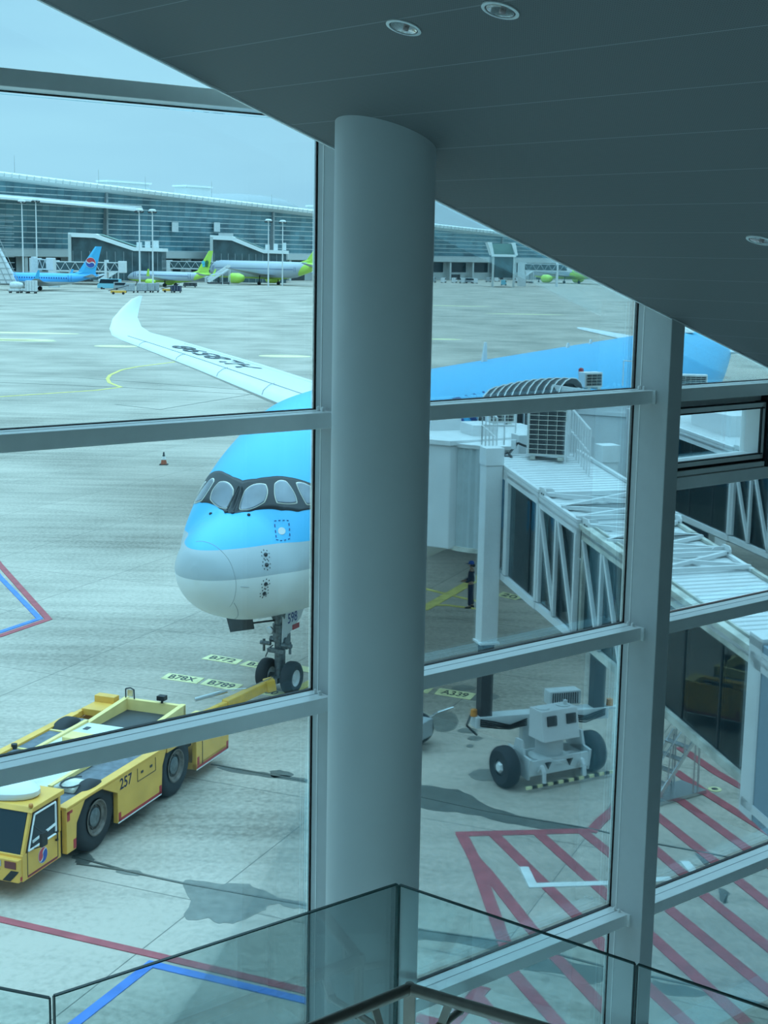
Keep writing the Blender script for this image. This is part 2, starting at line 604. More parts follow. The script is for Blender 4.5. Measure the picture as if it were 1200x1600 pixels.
for cx, cy, rx, ry in ((820, 491, 9, 1.6), (705, 478, 10, 1.6), (690, 530, 3, 1.4), (30, 520, 9, 2), (20, 532, 6, 1.5)):
    c = at(cx, cy)
    flat_poly('marking_disc', 'lineyellow2', [c + Vector((rx * cos(i * PI / 12), ry * sin(i * PI / 12), 0)) for i in range(24)], 0.012)

# stand boards painted on the ground
def board(txt, tl, tr, br, bl):
    q = [at(*p) for p in (tl, tr, br, bl)]
    flat_poly('stand_marking', 'lineyellow2', q, 0.014)
    if txt:
        c = (q[0] + q[1] + q[2] + q[3]) / 4
        ux = ((q[1] - q[0]) + (q[2] - q[3])) / 2
        uy = ((q[0] - q[3]) + (q[1] - q[2])) / 2
        h = uy.length * 0.86
        o = text_mesh('stand_marking_text', txt, 1.0, 'darkmetal', apron, Matrix.Identity(4))
        xs = [v.co.x for v in o.data.vertices]; ys = [v.co.y for v in o.data.vertices]
        wx, wy = max(xs) - min(xs), max(ys) - min(ys)
        for v in o.data.vertices:
            a = (v.co.x - (max(xs) + min(xs)) / 2) / wx * 0.72
            b = (v.co.y - (max(ys) + min(ys)) / 2) / wy * 0.66
            w = c + ux * a + uy * b
            v.co = (w.x, w.y, 0.022)

board('B772', (330, 1023), (379.5, 1031.6), (369, 1038.5), (315, 1029.5))
board('B773', (388, 1033), (440, 1042), (430, 1049), (374, 1039.5))
board('B78X', (264, 1052), (319.5, 1060), (307.5, 1068.5), (251, 1060.4))
board('B789', (326, 1061), (380, 1070.5), (366, 1079.5), (313, 1069.5))
board('A350', (394, 1073), (446, 1082), (436, 1089), (380, 1080))
board('A339', (687, 1075.7), (744, 1084.4), (734.6, 1093.8), (678.6, 1085))
board('A333', (617, 1064), (679, 1074), (668, 1084), (606, 1074))
board('20', (786, 925), (818, 933), (806, 938), (776, 931))
board(None, (462, 1039), (500, 1046), (492, 1053), (455, 1045))

# wet patches and leaks
def blob(px, m='stain', jit=0.03, z=0.006, k=3):
    tag(flat_poly('wet_patch', m, smooth_closed([at(*p) for p in px], k, jit), z), 'dark wet patch')
def oval(cx, cy, w, h, m='stain2'):
    blob([(cx + w / 2 * cos(t * PI / 5), cy + h / 2 * sin(t * PI / 5)) for t in range(10)], m, 0.02)
for a in ((724, 1075, 36, 9), (752, 1089, 56, 12), (694, 1128, 46, 32), (731, 1142, 32, 8), (743, 1154, 25, 7), (762, 1211, 56, 19), (862, 1111, 34, 10), (735, 1166, 12, 5),
          (740, 905, 30, 9), (755, 914, 22, 6), (815, 935, 40, 6)):
    oval(*a)
for p in ([(652, 1230), (690, 1231), (728, 1238), (760, 1258), (800, 1272), (850, 1283), (900, 1292), (925, 1299), (880, 1300), (810, 1290), (750, 1276), (700, 1268), (652, 1262)],
          [(283, 1378), (310, 1375), (345, 1381), (385, 1381), (402, 1388), (440, 1402), (485, 1414), (485, 1421), (455, 1418), (425, 1413), (405, 1425), (372, 1440), (345, 1442), (322, 1436), (289, 1436), (296, 1408)],
          [(345, 1198), (380, 1203), (430, 1210), (475, 1217), (483, 1224), (450, 1219), (400, 1212), (350, 1203)],
          [(420, 1205), (445, 1204), (460, 1212), (430, 1216)],
          [(115, 1336), (135, 1334), (148, 1341), (140, 1350), (120, 1348)], [(182, 1357), (215, 1361), (222, 1368), (190, 1365)],
          [(648, 1452), (690, 1458), (740, 1466), (790, 1474), (770, 1483), (700, 1470), (652, 1468)],
          [(800, 1510), (850, 1500), (900, 1505), (948, 1515), (945, 1530), (925, 1540), (905, 1528), (850, 1520)],
          [(1020, 1533), (1040, 1536), (1082, 1545), (1120, 1552), (1088, 1556), (1050, 1556), (1030, 1548)],
          [(1120, 1390), (1133, 1390), (1140, 1402), (1136, 1412), (1128, 1408)],
          [(1088, 1335), (1100, 1338), (1108, 1350), (1100, 1352)]):
    blob(p, 'stain' if p[0][0] not in (283, 182) else 'stain2', 0.05)
for pts, w in (([(115, 1338), (200, 1362), (283, 1380), (483, 1416)], 0.06), ([(650, 1244), (760, 1268), (925, 1296), (1025, 1319), (1140, 1340)], 0.05),
               ([(480, 1221), (400, 1207), (330, 1194)], 0.06), ([(648, 1452), (800, 1474), (948, 1512), (1080, 1540), (1200, 1572)], 0.05),
               ([(120, 1350), (190, 1360), (222, 1367)], 0.05)):
    tag(stripe('crack', 'stain', pts, w, 0.009), 'dark crack')
hy = at(1117, 1234)
tag(MB().lathe([(0.16, 0.0005), (0.16, 0.02), (0.0, 0.02)], hy, n=20, cap=False).build('hydrant_cover', 'lineyellow2', apron), 'round pale cover')
MB().lathe([(0.08, 0.02), (0.08, 0.026), (0.0, 0.026)], hy, n=16, cap=False).build('hydrant_cover', 'darkmetal', apron)

# ================================================================== FACADE (frame: x along the wall, y outward, z relative to apron)
FR = PI / 2 - YAW
D = 7.2
T1E, T2E = 5.482, 8.438
BAY = T2E - T1E


def fo(o):
    o.rotation_euler = (0, 0, FR)
    return struct(o)


def fw_pt(t, n, z):
    return Vector((sin(YAW) * t - cos(YAW) * n, cos(YAW) * t + sin(YAW) * n, z))


ZT = [CAMZ + 0.774, CAMZ - 0.932, CAMZ - 2.707, CAMZ - 4.991, CAMZ - 7.27]
k = 0
for i in range(-5, 4):
    t0 = T1E + BAY * i
    top = 20.0 if i < 0 else CAMZ + 1.35 - 0.327 * (t0 - 3.54)
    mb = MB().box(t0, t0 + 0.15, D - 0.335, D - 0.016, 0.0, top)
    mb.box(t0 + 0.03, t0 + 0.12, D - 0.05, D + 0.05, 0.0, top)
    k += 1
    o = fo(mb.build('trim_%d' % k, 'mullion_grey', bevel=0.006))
    MB().box(t0 - 0.003, t0 + 0.153, D - 0.078, D - 0.070, 0.0, top).build('seam', 'alu', o)  # cap joint, its thin highlight put into a paler strip
    g = MB().box(t0 - 0.006, t0 + 0.156, D - 0.014, D + 0.010, 0.0, top).build('gasket', 'gasket', o)
# transoms
for r, z in enumerate(ZT):
    for i in range(-5, 3):
        t0 = T1E + BAY * i + 0.15
        t1 = t0 + BAY - 0.15
        if r == 0:
            if i > -1:
                continue
            zt, zb = z + 0.10, z + 0.012
        else:
            zt, zb = z - 0.004, z - 0.100
        k += 1
        mb = MB().box(t0, t1, D - 0.20, D - 0.016, zb, zt)
        mb.box(t0, t1, D - 0.03, D + 0.008, zb + 0.01, zt - 0.02)
        o = fo(mb.build('trim_%d' % k, 'alu', bevel=0.004))
        MB().box(t0, t1, D - 0.020, D + 0.013, zt - 0.012, zt + 0.005).build('gasket', 'gasket', o)
        MB().box(t0, t1, D - 0.020, D + 0.013, zb - 0.006, zb + 0.010).build('gasket', 'gasket', o)
        if r:
            # joint seam on the top, end bracket and screws
            MB().box(t0, t1, D - 0.104, D - 0.098, zt - 0.001, zt + 0.0012).build('seam', 'grey', o)
            bk = MB()
            bk.box(t1 - 0.015, t1, D - 0.225, D - 0.06, zb, zt + 0.002)
            for q in (0.10, 0.145):
                bk.lathe([(0.011, 0), (0.011, 0.022), (0.005, 0.028)], (t1 - 0.03, D - q + 0.015, zt), n=8)
            bk.build('bracket', 'alu', o)
# glass panes
w = 0
zl = [0.0] + sorted(ZT)
for i in range(-5, 3):
    t0 = T1E + BAY * i + 0.163
    t1 = T1E + BAY * (i + 1) - 0.013
    for r in range(len(zl)):
        a = zl[r] - 0.006
        b = (zl[r + 1] - 0.115 + (0.11 if r == 4 else 0)) if r + 1 < len(zl) else 20.0
        if i == 1 and r == 3:
            continue
        if i >= 0 and r >= 5:
            continue
        if i >= 0 and r == 4:
            b = 20.0
        w += 1
        fo(MB().box(t0, t1, D - 0.012, D + 0.012, a, b).build('window_%d' % w, 'glass'))
# right hand bay: vent sash between two rails
z1 = CAMZ - 1.036
zr = CAMZ - 1.605
t0 = T2E + 0.15
k += 1
mb = MB().box(t0, t0 + BAY - .15, D - 0.20, D + 0.06, zr - 0.095, zr)
o = fo(mb.build('trim_%d' % k, 'alu', bevel=0.004))
w += 1
fo(MB().box(t0 + 0.013, t0 + BAY - 0.16, D - 0.012, D + 0.012, ZT[2] + 0.01, zr - 0.10).build('window_%d' % w, 'glass'))
w += 1
sash = fo(MB().box(t0 + 0.02, t0 + 1.24, D - 0.014, D + 0.010, zr + 0.07, z1 - 0.03).build('window_%d' % w, 'glass'))
fr = MB()
ts, te = t0 + 0.005, t0 + 1.26
fr.box(ts, te, D - 0.17, D + 0.03, z1 - 0.095, z1 - 0.055)
fr.box(ts, te, D - 0.17, D + 0.03, zr + 0.065, zr + 0.105)
fr.box(ts, te, D - 0.19, D + 0.03, zr + 0.005, zr + 0.045)
fr.box(ts, ts + 0.04, D - 0.17, D + 0.03, zr + 0.105, z1 - 0.095)
fr.box(te - 0.04, te, D - 0.17, D + 0.03, zr + 0.065, z1 - 0.055)
fr.box(ts, te + .3, D - 0.12, D + 0.03, z1 - 0.046, z1 + 0.004)
fr.build('window_frame', 'alu', sash, bevel=0.003)
gk = MB()
for a, b in ((z1 - 0.056, z1 - 0.046), (z1 - 0.104, z1 - 0.094), (zr + 0.102, zr + 0.110), (zr + 0.045, zr + 0.066)):
    gk.box(ts, te - 0.01, D - 0.172, D - 0.140, a, b)
gk.box(te - 0.05, te - 0.038, D - 0.172, D - 0.155, zr + 0.10, z1 - 0.09)
gk.box(te, te + 0.014, D - 0.18, D + 0.02, zr + 0.0, z1 - 0.0)
gk.build('gasket', 'gasket', sash)
w += 1
wn = fo(MB().box(te + 0.09, t0 + BAY - 0.16, D - 0.014, D + 0.010, zr + 0.07, z1 - 0.03).build('window_%d' % w, 'glass'))
MB().box(te + 0.016, te + 0.30, D - 0.20, D + 0.02, zr + 0.0, z1 - 0.0).build('window_frame', 'darkmetal', wn)

# round column
colr = 0.274
cc = fw_pt(5.265, 6.30, 0)
column = tag(MB().tube((cc.x, cc.y, 0), (cc.x, cc.y, 14.6), colr, n=96).build('column', 'column', smooth='auto'),
             'large round grey-white column in front of the glazing, rising into the soffit', 'column')

# sloping soffit with panel seams
SL = -0.327
def sz(t):
    return CAMZ + 1.194 + SL * (t - 3.542)
NE = D - 0.345
ta, tb = -9.0, 14.0
sm = bpy.data.materials.new('perforated_soffit_panel')
sm.use_nodes = True
n_, l_ = sm.node_tree.nodes, sm.node_tree.links
b_ = n_['Principled BSDF']
b_.inputs['Roughness'].default_value = 0.6
t_ = n_.new('ShaderNodeTexCoord')
s_ = n_.new('ShaderNodeSeparateXYZ')
l_.new(t_.outputs['Object'], s_.inputs[0])
q_ = math_node(n_, l_, 'DIVIDE', s_.outputs[0], 0.42)
pp = math_node(n_, l_, 'PINGPONG', q_, 0.5)
seam = math_node(n_, l_, 'LESS_THAN', pp, 0.006)
hx = math_node(n_, l_, 'PINGPONG', math_node(n_, l_, 'MULTIPLY', s_.outputs[0], 80), 0.5)
hy2 = math_node(n_, l_, 'PINGPONG', math_node(n_, l_, 'MULTIPLY', s_.outputs[1], 80), 0.5)
hd = math_node(n_, l_, 'ADD', math_node(n_, l_, 'MULTIPLY', hx, hx), math_node(n_, l_, 'MULTIPLY', hy2, hy2))
hole = math_node(n_, l_, 'LESS_THAN', hd, 0.035)
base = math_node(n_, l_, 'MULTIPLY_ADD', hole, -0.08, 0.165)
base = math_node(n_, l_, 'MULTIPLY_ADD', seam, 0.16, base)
cb = n_.new('ShaderNodeCombineColor')
for i_ in range(3):
    l_.new(base, cb.inputs[i_])
l_.new(cb.outputs[0], b_.inputs['Base Color'])
ce = MB()
ce.hexa([(ta, -9, sz(ta)), (tb, -9, sz(tb)), (tb, NE, sz(tb)), (ta, NE, sz(ta))],
        [(ta, -9, sz(ta) + .5), (tb, -9, sz(tb) + .5), (tb, NE, sz(tb) + .5), (ta, NE, sz(ta) + .5)])
ceiling = fo(ce.build('ceiling', sm))
ed = MB()
def edge_strip(n0, n1, a, b):
    ed.hexa([(ta, n0, sz(ta) + a), (tb, n0, sz(tb) + a), (tb, n1, sz(tb) + a), (ta, n1, sz(ta) + a)],
            [(ta, n0, sz(ta) + b), (tb, n0, sz(tb) + b), (tb, n1, sz(tb) + b), (ta, n1, sz(ta) + b)])
edge_strip(NE + 0.008, NE + 0.03, -0.008, 0.5)
ed.build('edge_trim', 'alu', ceiling)
ed = MB()
edge_strip(NE + 0.03, D - 0.016, 0.10, 0.16)
ed.build('closure_panel', 'alu', ceiling)
ed = MB()
edge_strip(NE + 0.0005, NE + 0.008, 0.004, 0.5)
ed.build('shadow_gap', 'gasket', ceiling)

# recessed downlights
def downlight(px, py, lab):
    d = _fw + _rt * ((px - 600) / F) - _up * ((py - 800) / F)
    # soffit plane in world
    tv = Vector((sin(YAW), cos(YAW), 0)); nv = Vector((-cos(YAW), sin(YAW), 0))
    pn = Vector((0, 0, 1)) - tv * SL
    k_ = (sz(0) - CAMZ) / (pn.dot(d))
    p = Vector((0, 0, CAMZ)) + d * k_
    o = thing('recessed_downlight', lab, 'downlight', p)
    ex = (tv + Vector((0, 0, SL))).normalized()
    ez = ex.cross(nv).normalized()
    o.matrix_world = frame_mx(p, ex, nv, ez)
    r = 0.062
    MB().lathe([(r + 0.016, 0.002), (r + 0.016, -0.006), (r + 0.002, -0.008), (r, -0.003), (r, 0.002)], n=32, cap=False).build('trim_ring', 'alu', o, smooth='auto')
    MB().lathe([(r, -0.004), (r - 0.004, -0.0045), (r - 0.004, -0.001)], n=32, cap=False).build('gasket', 'gasket', o)
    MB().lathe([(r - 0.004, -0.0045), (r * 0.8, -0.0025), (r * 0.45, -0.001), (0.0, -0.0008)], n=32, cap=False).build('reflector', 'refl', o, smooth=True)
    MB().lathe([(0.013, -0.001), (0.013, -0.009), (0.004, -0.012), (0.0, -0.012)], (0.012, 0, 0), n=12, cap=False).build('bulb', 'refl2', o, smooth=True)
_dl = ((631, 42, 'recessed round downlight nearest the sky opening, first of the three on the soffit'),
       (782, 15, 'recessed round downlight highest on the soffit, second of the three'),
       (1188, 375, 'recessed round downlight far down the soffit, apart from the other two'))

for a in _dl:
    downlight(*a)

# interior shell behind and below the viewer
fl = MB().box(-8, 3.6, -8, 2.05, CAMZ - 3.35, CAMZ - 3.1)
floor = fo(fl.build('floor', 'floor'))
fo(MB().box(-9, 14, -9.3, -9, -0.5, 20).build('wall_back', 'wallm'))
fo(MB().box(-9.3, 14.3, -9.3, D + 0.1, 20, 20.3).build('ceiling_upper', 'wallm'))
fo(MB().box(-9.3, -9, -9, D + 0.1, -0.5, 20).build('wall_left', 'wallm'))
fo(MB().box(14, 14.3, -9, D + 0.1, -0.5, 20).build('wall_right', 'wallm'))
M['floor2'] = mat('pale_floor', (0.66, 0.80, 0.82), 0.5)
fo(MB().box(-9, 14, -9, D - 0.4, 5.5, 5.8).build('floor_lower', 'floor2'))

def hall_fill(x, y):  # added unseen fill, brightens column and transom fronts by bounce from below
    la = bpy.data.lights.new('added_fill_light', 'AREA')
    la.shape = 'RECTANGLE'; la.size = 3.5; la.size_y = 1.2
    la.energy = FILL_W
    la.color = (0.55, 0.90, 1.0)
    o = bpy.data.objects.new('added_fill_light', la)
    COL.objects.link(o)
    o.location = fw_pt(x, y, CAMZ - 3.42)
    o.rotation_euler = (0, 0, FR)
    tag(o, 'added fill light under the upper floor slab, out of view', 'lamp', 'added fill lights under the upper floor')
FILL_W = 190
for x in (-3.5, 1.4):
    hall_fill(x, 0.6)

# ================================================================== BALUSTRADE
def wall_hit(px, py, n):
    d = _fw + _rt * ((px - 600) / F) - _up * ((py - 800) / F)
    nv = Vector((-cos(YAW), sin(YAW), 0))
    return Vector((0, 0, CAMZ)) + d * (n / nv.dot(d))

NG = 3.65
gc = wall_hit(620, 1382, NG)
gl0 = wall_hit(85, 1556.5, NG)
tv = Vector((sin(YAW), cos(YAW), 0))
nv = Vector((-cos(YAW), sin(YAW), 0))
def vplane_hit(px, py, p0, dirv):
    d = _fw + _rt * ((px - 600) / F) - _up * ((py - 800) / F)
    nn = Vector((dirv.y, -dirv.x, 0))
    k_ = nn.dot(p0 - Vector((0, 0, CAMZ))) / nn.dot(d)
    return Vector((0, 0, CAMZ)) + d * k_
rdir = (tv * 0.30 - nv * 0.954).normalized()
bal = thing('glass_balustrade', 'clear glass balustrade with brown metal handrail turning a corner', 'balustrade', (gc.x, gc.y, CAMZ - 3.2))
ORG = Vector((gc.x, gc.y, CAMZ - 3.2))
def panel(p0, p1, th=0.012, low=-3.3, name='glass_panel'):
    p0, p1 = p0 - ORG, p1 - ORG
    d = Vector((p1.x - p0.x, p1.y - p0.y, 0)).normalized()
    s = Vector((-d.y, d.x, 0)) * th / 2
    zb = CAMZ + low - ORG.z
    b = [Vector((p.x, p.y, zb)) for p in (p0, p1)]
    t = [p0, p1]
    mb = MB().hexa([b[0] - s, b[1] - s, b[1] + s, b[0] + s], [t[0] - s, t[1] - s, t[1] + s, t[0] + s])
    o = mb.build(name, 'bal_glass', bal)
    e = MB()
    up3 = Vector((0, 0, 0.004))
    e.hexa([t[0] - s, t[1] - s, t[1] + s, t[0] + s], [t[0] - s + up3, t[1] - s + up3, t[1] + s + up3, t[0] + s + up3])
    for q in ((t[0], b[0], -1), (t[1], b[1], 1)):
        dd = d * (0.0035 * q[2])
        e.hexa([q[1] - s, q[1] + dd - s, q[1] + dd + s, q[1] + s], [q[0] - s, q[0] + dd - s, q[0] + dd + s, q[0] + s])
    e.build('edge_line', 'edge', o)
    return o
panel(gl0, gc)
g1 = vplane_hit(994, 1507, gc, rdir)
g2 = vplane_hit(1230, 1588, gc, rdir)
panel(gc + rdir * 0.012, g1 - rdir * 0.006)
panel(g1 + rdir * 0.006, g2)
gn = wall_hit(77, 1560, NG)
g3 = vplane_hit(-40, 1537, gn, (tv * -0.75 + nv * 0.66).normalized())
panel(gn, g3)
# handrail
NH = 3.52
hc = wall_hit(640, 1545, NH)
hl = wall_hit(440, 1626, NH)
hr = vplane_hit(900, 1622, hc, rdir)
hr2 = hc + (hr - hc) * 1.6
hl2 = hc + (hl - hc) * 1.5
rail = MB()
rail.path([hl2 - ORG, hc - ORG], 0.021, 20)
rail.path([hc - ORG, hr2 - ORG], 0.021, 20)
rail.lathe([(0.0, -0.022), (0.015, -0.02), (0.0215, -0.008), (0.0215, 0.008), (0.015, 0.02), (0, 0.022)], hc - ORG, n=20, cap=False)
rail.build('handrail', 'steel', bal, smooth='auto')
ps = MB()
b0 = hc - ORG
ps.box(b0.x - 0.02, b0.x + 0.02, b0.y - 0.014, b0.y + 0.014, CAMZ - 3.1 - ORG.z, b0.z - 0.004, None)
ps.build('post', 'steel', bal, bevel=0.002)
def bracket(p, d, side):
    p = p - ORG
    br = MB()
    dn = Vector((0, 0, -1))
    foot = p + dn * 0.105 - d * 0.03
    br.bar(p + dn * 0.012, foot, 0.028, 0.008, side)
    br.lathe([(0.0, -0.014), (0.015, -0.013), (0.016, 0.0), (0.015, 0.013), (0, 0.014)], foot, axis=d, n=16, cap=False)
    q = foot + side * 0.125
    br.tube(foot, q, 0.0125, n=16)
    br.tube(q, q + side * 0.008, 0.016, n=16)
    br.tube(q + side * 0.008, q + side * 0.012, 0.011, n=16)
    br.build('rail_bracket', 'steel', bal, smooth='auto')
bracket(hc + (hr - hc).normalized() * 0.155, rdir, -Vector((rdir.y, -rdir.x, 0)).normalized() * (1 if False else 1))
bracket(hc + (hl - hc).normalized() * 0.155, -tv, nv)

# ================================================================== AIRCRAFT (large wide-body)
AX = Vector((sin(R(24)), cos(R(24)), 0))
LA = Vector((-AX.y, AX.x, 0))
nose = Vector((-3.2, 43.1, 0)) * (12.4 / 13) - AX * 4.6 - LA * 0.15
nose.z = 0
ST = [(0, 4.15, 4.55, .12), (.08, 3.87, 4.80, .38), (.25, 3.60, 5.02, .65), (.6, 3.27, 5.25, .96), (1.1, 3.01, 5.46, 1.27), (1.6, 2.83, 5.6, 1.50),
      (2.0, 2.71, 5.72, 1.72), (2.45, 2.62, 6.38, 1.92), (3.0, 2.54, 6.93, 2.08), (3.8, 2.46, 7.42, 2.3), (5.0, 2.38, 7.9, 2.56), (6.8, 2.34, 8.4, 2.86),
      (9, 2.33, 8.5, 2.96), (44, 2.33, 8.55, 2.98), (49, 2.9, 8.55, 2.9), (54, 4.1, 8.5, 2.45), (59, 5.5, 8.35, 1.75), (63, 6.6, 8.1, 1.0), (66.2, 7.3, 7.8, .25)]


def pch(x, xs, ys):
    i = 0
    while i < len(xs) - 2 and x > xs[i + 1]:
        i += 1
    h = [xs[j + 1] - xs[j] for j in range(len(xs) - 1)]
    d = [(ys[j + 1] - ys[j]) / h[j] for j in range(len(xs) - 1)]
    def m(j):
        if j == 0: return d[0]
        if j == len(xs) - 1: return d[-1]
        if d[j - 1] * d[j] <= 0: return 0
        return (h[j - 1] + h[j]) * 3 / ((2 * h[j] + h[j - 1]) / d[j - 1] + (h[j] + 2 * h[j - 1]) / d[j])
    t = (x - xs[i]) / h[i]
    return ys[i] * (2 * t ** 3 - 3 * t * t + 1) + m(i) * h[i] * (t ** 3 - 2 * t * t + t) + ys[i + 1] * (-2 * t ** 3 + 3 * t * t) + m(i + 1) * h[i] * (t ** 3 - t * t)


_c = [[q[k_] for q in ST] for k_ in range(4)]


def surf(s, phi, off=0.0):
    zb, zt, hw = (pch(s, _c[0], _c[k_]) for k_ in (1, 2, 3))
    zm = (zb + zt) / 2
    c = cos(phi)
    k_ = 1 - .15 * max(0, c) * min(1, max(0, 1.3 - s / 7))
    return Vector((s, hw * sin(phi) * k_, zm + (zt - zm) * c))


def surf_o(s, phi, off):
    e = 0.02
    p = surf(s, phi)
    a = surf(s + e, phi) - surf(max(0.001, s - e), phi)
    b = surf(s, phi + e) - surf(s, phi - e)
    n = a.cross(b).normalized()
    if n.dot(p - Vector((s + 0.6, 0, (pch(s, _c[0], _c[1]) + pch(s, _c[0], _c[2])) / 2))) < 0:
        n = -n
    return p + n * off


ac = thing('wide_body_airliner', 'large sky blue wide-body airliner parked nose-in behind the yellow tug', 'airliner', nose, math.atan2(AX.y, AX.x))
ss = [3.4 * (i / 44) ** 1.8 for i in range(45)] + [3.4 + (9 - 3.4) * i / 16 for i in range(1, 17)] + [9 + 35 * i / 14 for i in range(1, 15)] + [44 + 22.2 * i / 26 for i in range(1, 27)]
NPH = 96
rings = [[surf(s, 2 * PI * j / NPH) for j in range(NPH)] for s in ss]
MB().loft(rings).build('fuselage', 'fus350', ac, smooth=True)


def patch_grid(name, m, parent, fs, nu=28, nv_=8, off=0.012, smooth=True):
    """fs(u, v) -> (s, phi) over the unit square, laid on the skin as a thin plate"""
    v, f = [], []
    for lay in (off, 0.001):
        for j in range(nv_ + 1):
            for i in range(nu + 1):
                s_, ph = fs(i / nu, j / nv_)
                v.append(surf_o(s_, ph, lay))
    n1 = (nu + 1) * (nv_ + 1)
    for j in range(nv_):
        for i in range(nu):
            a = j * (nu + 1) + i
            f.append((a, a + 1, a + nu + 2, a + nu + 1))
    rim = [i for i in range(nu + 1)] + [j * (nu + 1) + nu for j in range(1, nv_ + 1)] + [nv_ * (nu + 1) + i for i in range(nu - 1, -1, -1)] + [j * (nu + 1) for j in range(nv_ - 1, 0, -1)]
    for a, b in zip(rim, rim[1:] + rim[:1]):
        f.append((a, b, b + n1, a + n1))
    return MB().add(v, f).build(name, m, parent, smooth=smooth)


def interp(tab, x):
    for (a, b), (c, d) in zip(tab[:-1], tab[1:]):
        if x <= c:
            t = (x - a) / (c - a)
            return b + (d - b) * t
    return tab[-1][1]


TOP = [(0, 2.47), (12, 2.56), (22, 2.71), (36, 3.0), (44, 3.2), (52, 3.42), (60, 3.62), (65, 3.68), (69, 3.55)]
BOT = [(0, 1.72), (6, 1.76), (12, 1.93), (23, 2.12), (34, 2.24), (46, 2.37), (58, 2.65), (64, 3.0), (69, 3.45)]
def mask_f(u, v):
    ph = -69 + 138 * u
    a, b = interp(BOT, abs(ph)), interp(TOP, abs(ph))
    return a + (b - a) * v, R(ph)
msk = patch_grid('windshield_mask', 'mask', ac, mask_f, 92, 10, 0.012)


def bil(q, x, y):
    s_ = [q[0][k_] * (1 - x) * (1 - y) + q[1][k_] * x * (1 - y) + q[2][k_] * x * y + q[3][k_] * (1 - x) * y for k_ in (0, 1)]
    return s_[0], R(s_[1])


def rounded(q, scale=1.0):
    def f_(u, v):
        a, b = 2 * u - 1, 2 * v - 1
        # square to squircle
        x = a * math.sqrt(1 - b * b * 0.32)
        y = b * math.sqrt(1 - a * a * 0.32)
        return bil(q, 0.5 + 0.5 * x * scale, 0.5 + 0.5 * y * scale)
    return f_


for sg in (-1, 1):
    for q in ([(2.33, 3.5), (2.60, 24), (2.29, 31.5), (1.90, 5.5)], [(2.66, 27.5), (2.92, 35.5), (2.78, 57), (2.33, 39)], [(3.02, 40), (3.40, 54), (3.30, 63), (2.90, 61)]):
        qq = [(a, sg * b * (1.16 if sg > 0 else 1)) for a, b in q]
        rim_ = patch_grid('window_rim', 'chrome_pale', ac, rounded(qq, 1.0), 18, 14, 0.020)
        patch_grid('window_pane', 'wshield', rim_, rounded(qq, 0.93), 18, 14, 0.026)
# wipers, probes, hatch
for sg, ph in ((-1, 4), (1, 4)):
    p0, p1 = surf_o(1.82, R(sg * 4.0), 0.05), surf_o(2.30, R(sg * 2.4), 0.06)
    wp = MB().tube(p0, p1, 0.022, n=6)
    wp.bar(surf_o(1.95, R(sg * 6), 0.05), surf_o(2.36, R(sg * 1.5), 0.05), 0.03, 0.03)
    wp.lathe([(0.05, 0), (0.05, 0.06), (0.02, 0.08)], surf_o(1.77, R(sg * 4.2), -0.01), axis=(-0.5, 0, 0.86), n=8)
    wp.build('wiper', 'black', ac)
for ph in (-20, 27):
    MB().lathe([(0.045, 0), (0.045, 0.04), (0.02, 0.06)], surf_o(1.92, R(ph), -0.01), axis=(-0.4, sin(R(ph)), 0.9), n=8).build('bolt', 'black', ac)
for s_, ph in ((1.44, -69), (1.36, -80), (1.31, -102), (1.36, -114)):
    c0 = surf_o(s_, R(ph), 0)
    nn_ = (surf_o(s_, R(ph), 0.1) - c0).normalized()
    pr = MB().lathe([(0.055, 0), (0.055, 0.02), (0.03, 0.03)], c0, axis=nn_, n=12)
    pr.tube(c0, c0 + nn_ * 0.07, 0.018, n=8)
    pr.tube(c0 + nn_ * 0.07 + Vector((0.05, 0, 0)), c0 + nn_ * 0.07 - Vector((0.12, 0, 0)), 0.012, n=8)
    for i_ in range(8):
        t_ = i_ * PI / 4
        e1 = nn_.orthogonal().normalized(); e2 = nn_.cross(e1)
        p_ = c0 + (e1 * cos(t_) + e2 * sin(t_)) * 0.13
        pr.bar(p_ - nn_ * 0.01, p_ + nn_ * 0.004, 0.02, 0.035)
    pr.build('air_data_probe', 'darkmetal', ac)
hq = [(2.17, -44), (2.37, -56), (2.22, -65.5), (1.94, -57)]
ht = MB()
for i_ in range(28):
    if i_ % 2: continue
    t0_, t1_ = i_ / 28, (i_ + 1) / 28
    def edge(t):
        t = (t % 1) * 4
        k_ = int(t); a, b = hq[k_ % 4], hq[(k_ + 1) % 4]
        return a[0] + (b[0] - a[0]) * (t - k_), R(a[1] + (b[1] - a[1]) * (t - k_))
    a, b = surf_o(*edge(t0_), 0.008), surf_o(*edge(t1_), 0.008)
    ht.bar(a, b, 0.025, 0.012)
ht.build('hatch_outline', 'navy2', ac)
c0 = surf_o(2.16, R(-55), 0); nn_ = (surf_o(2.16, R(-55), 0.1) - c0).normalized()
MB().lathe([(0.10, -0.01), (0.10, 0.012), (0.0, 0.012)], c0, axis=nn_, n=20, cap=False).build('hatch_disc', 'white2', ac)
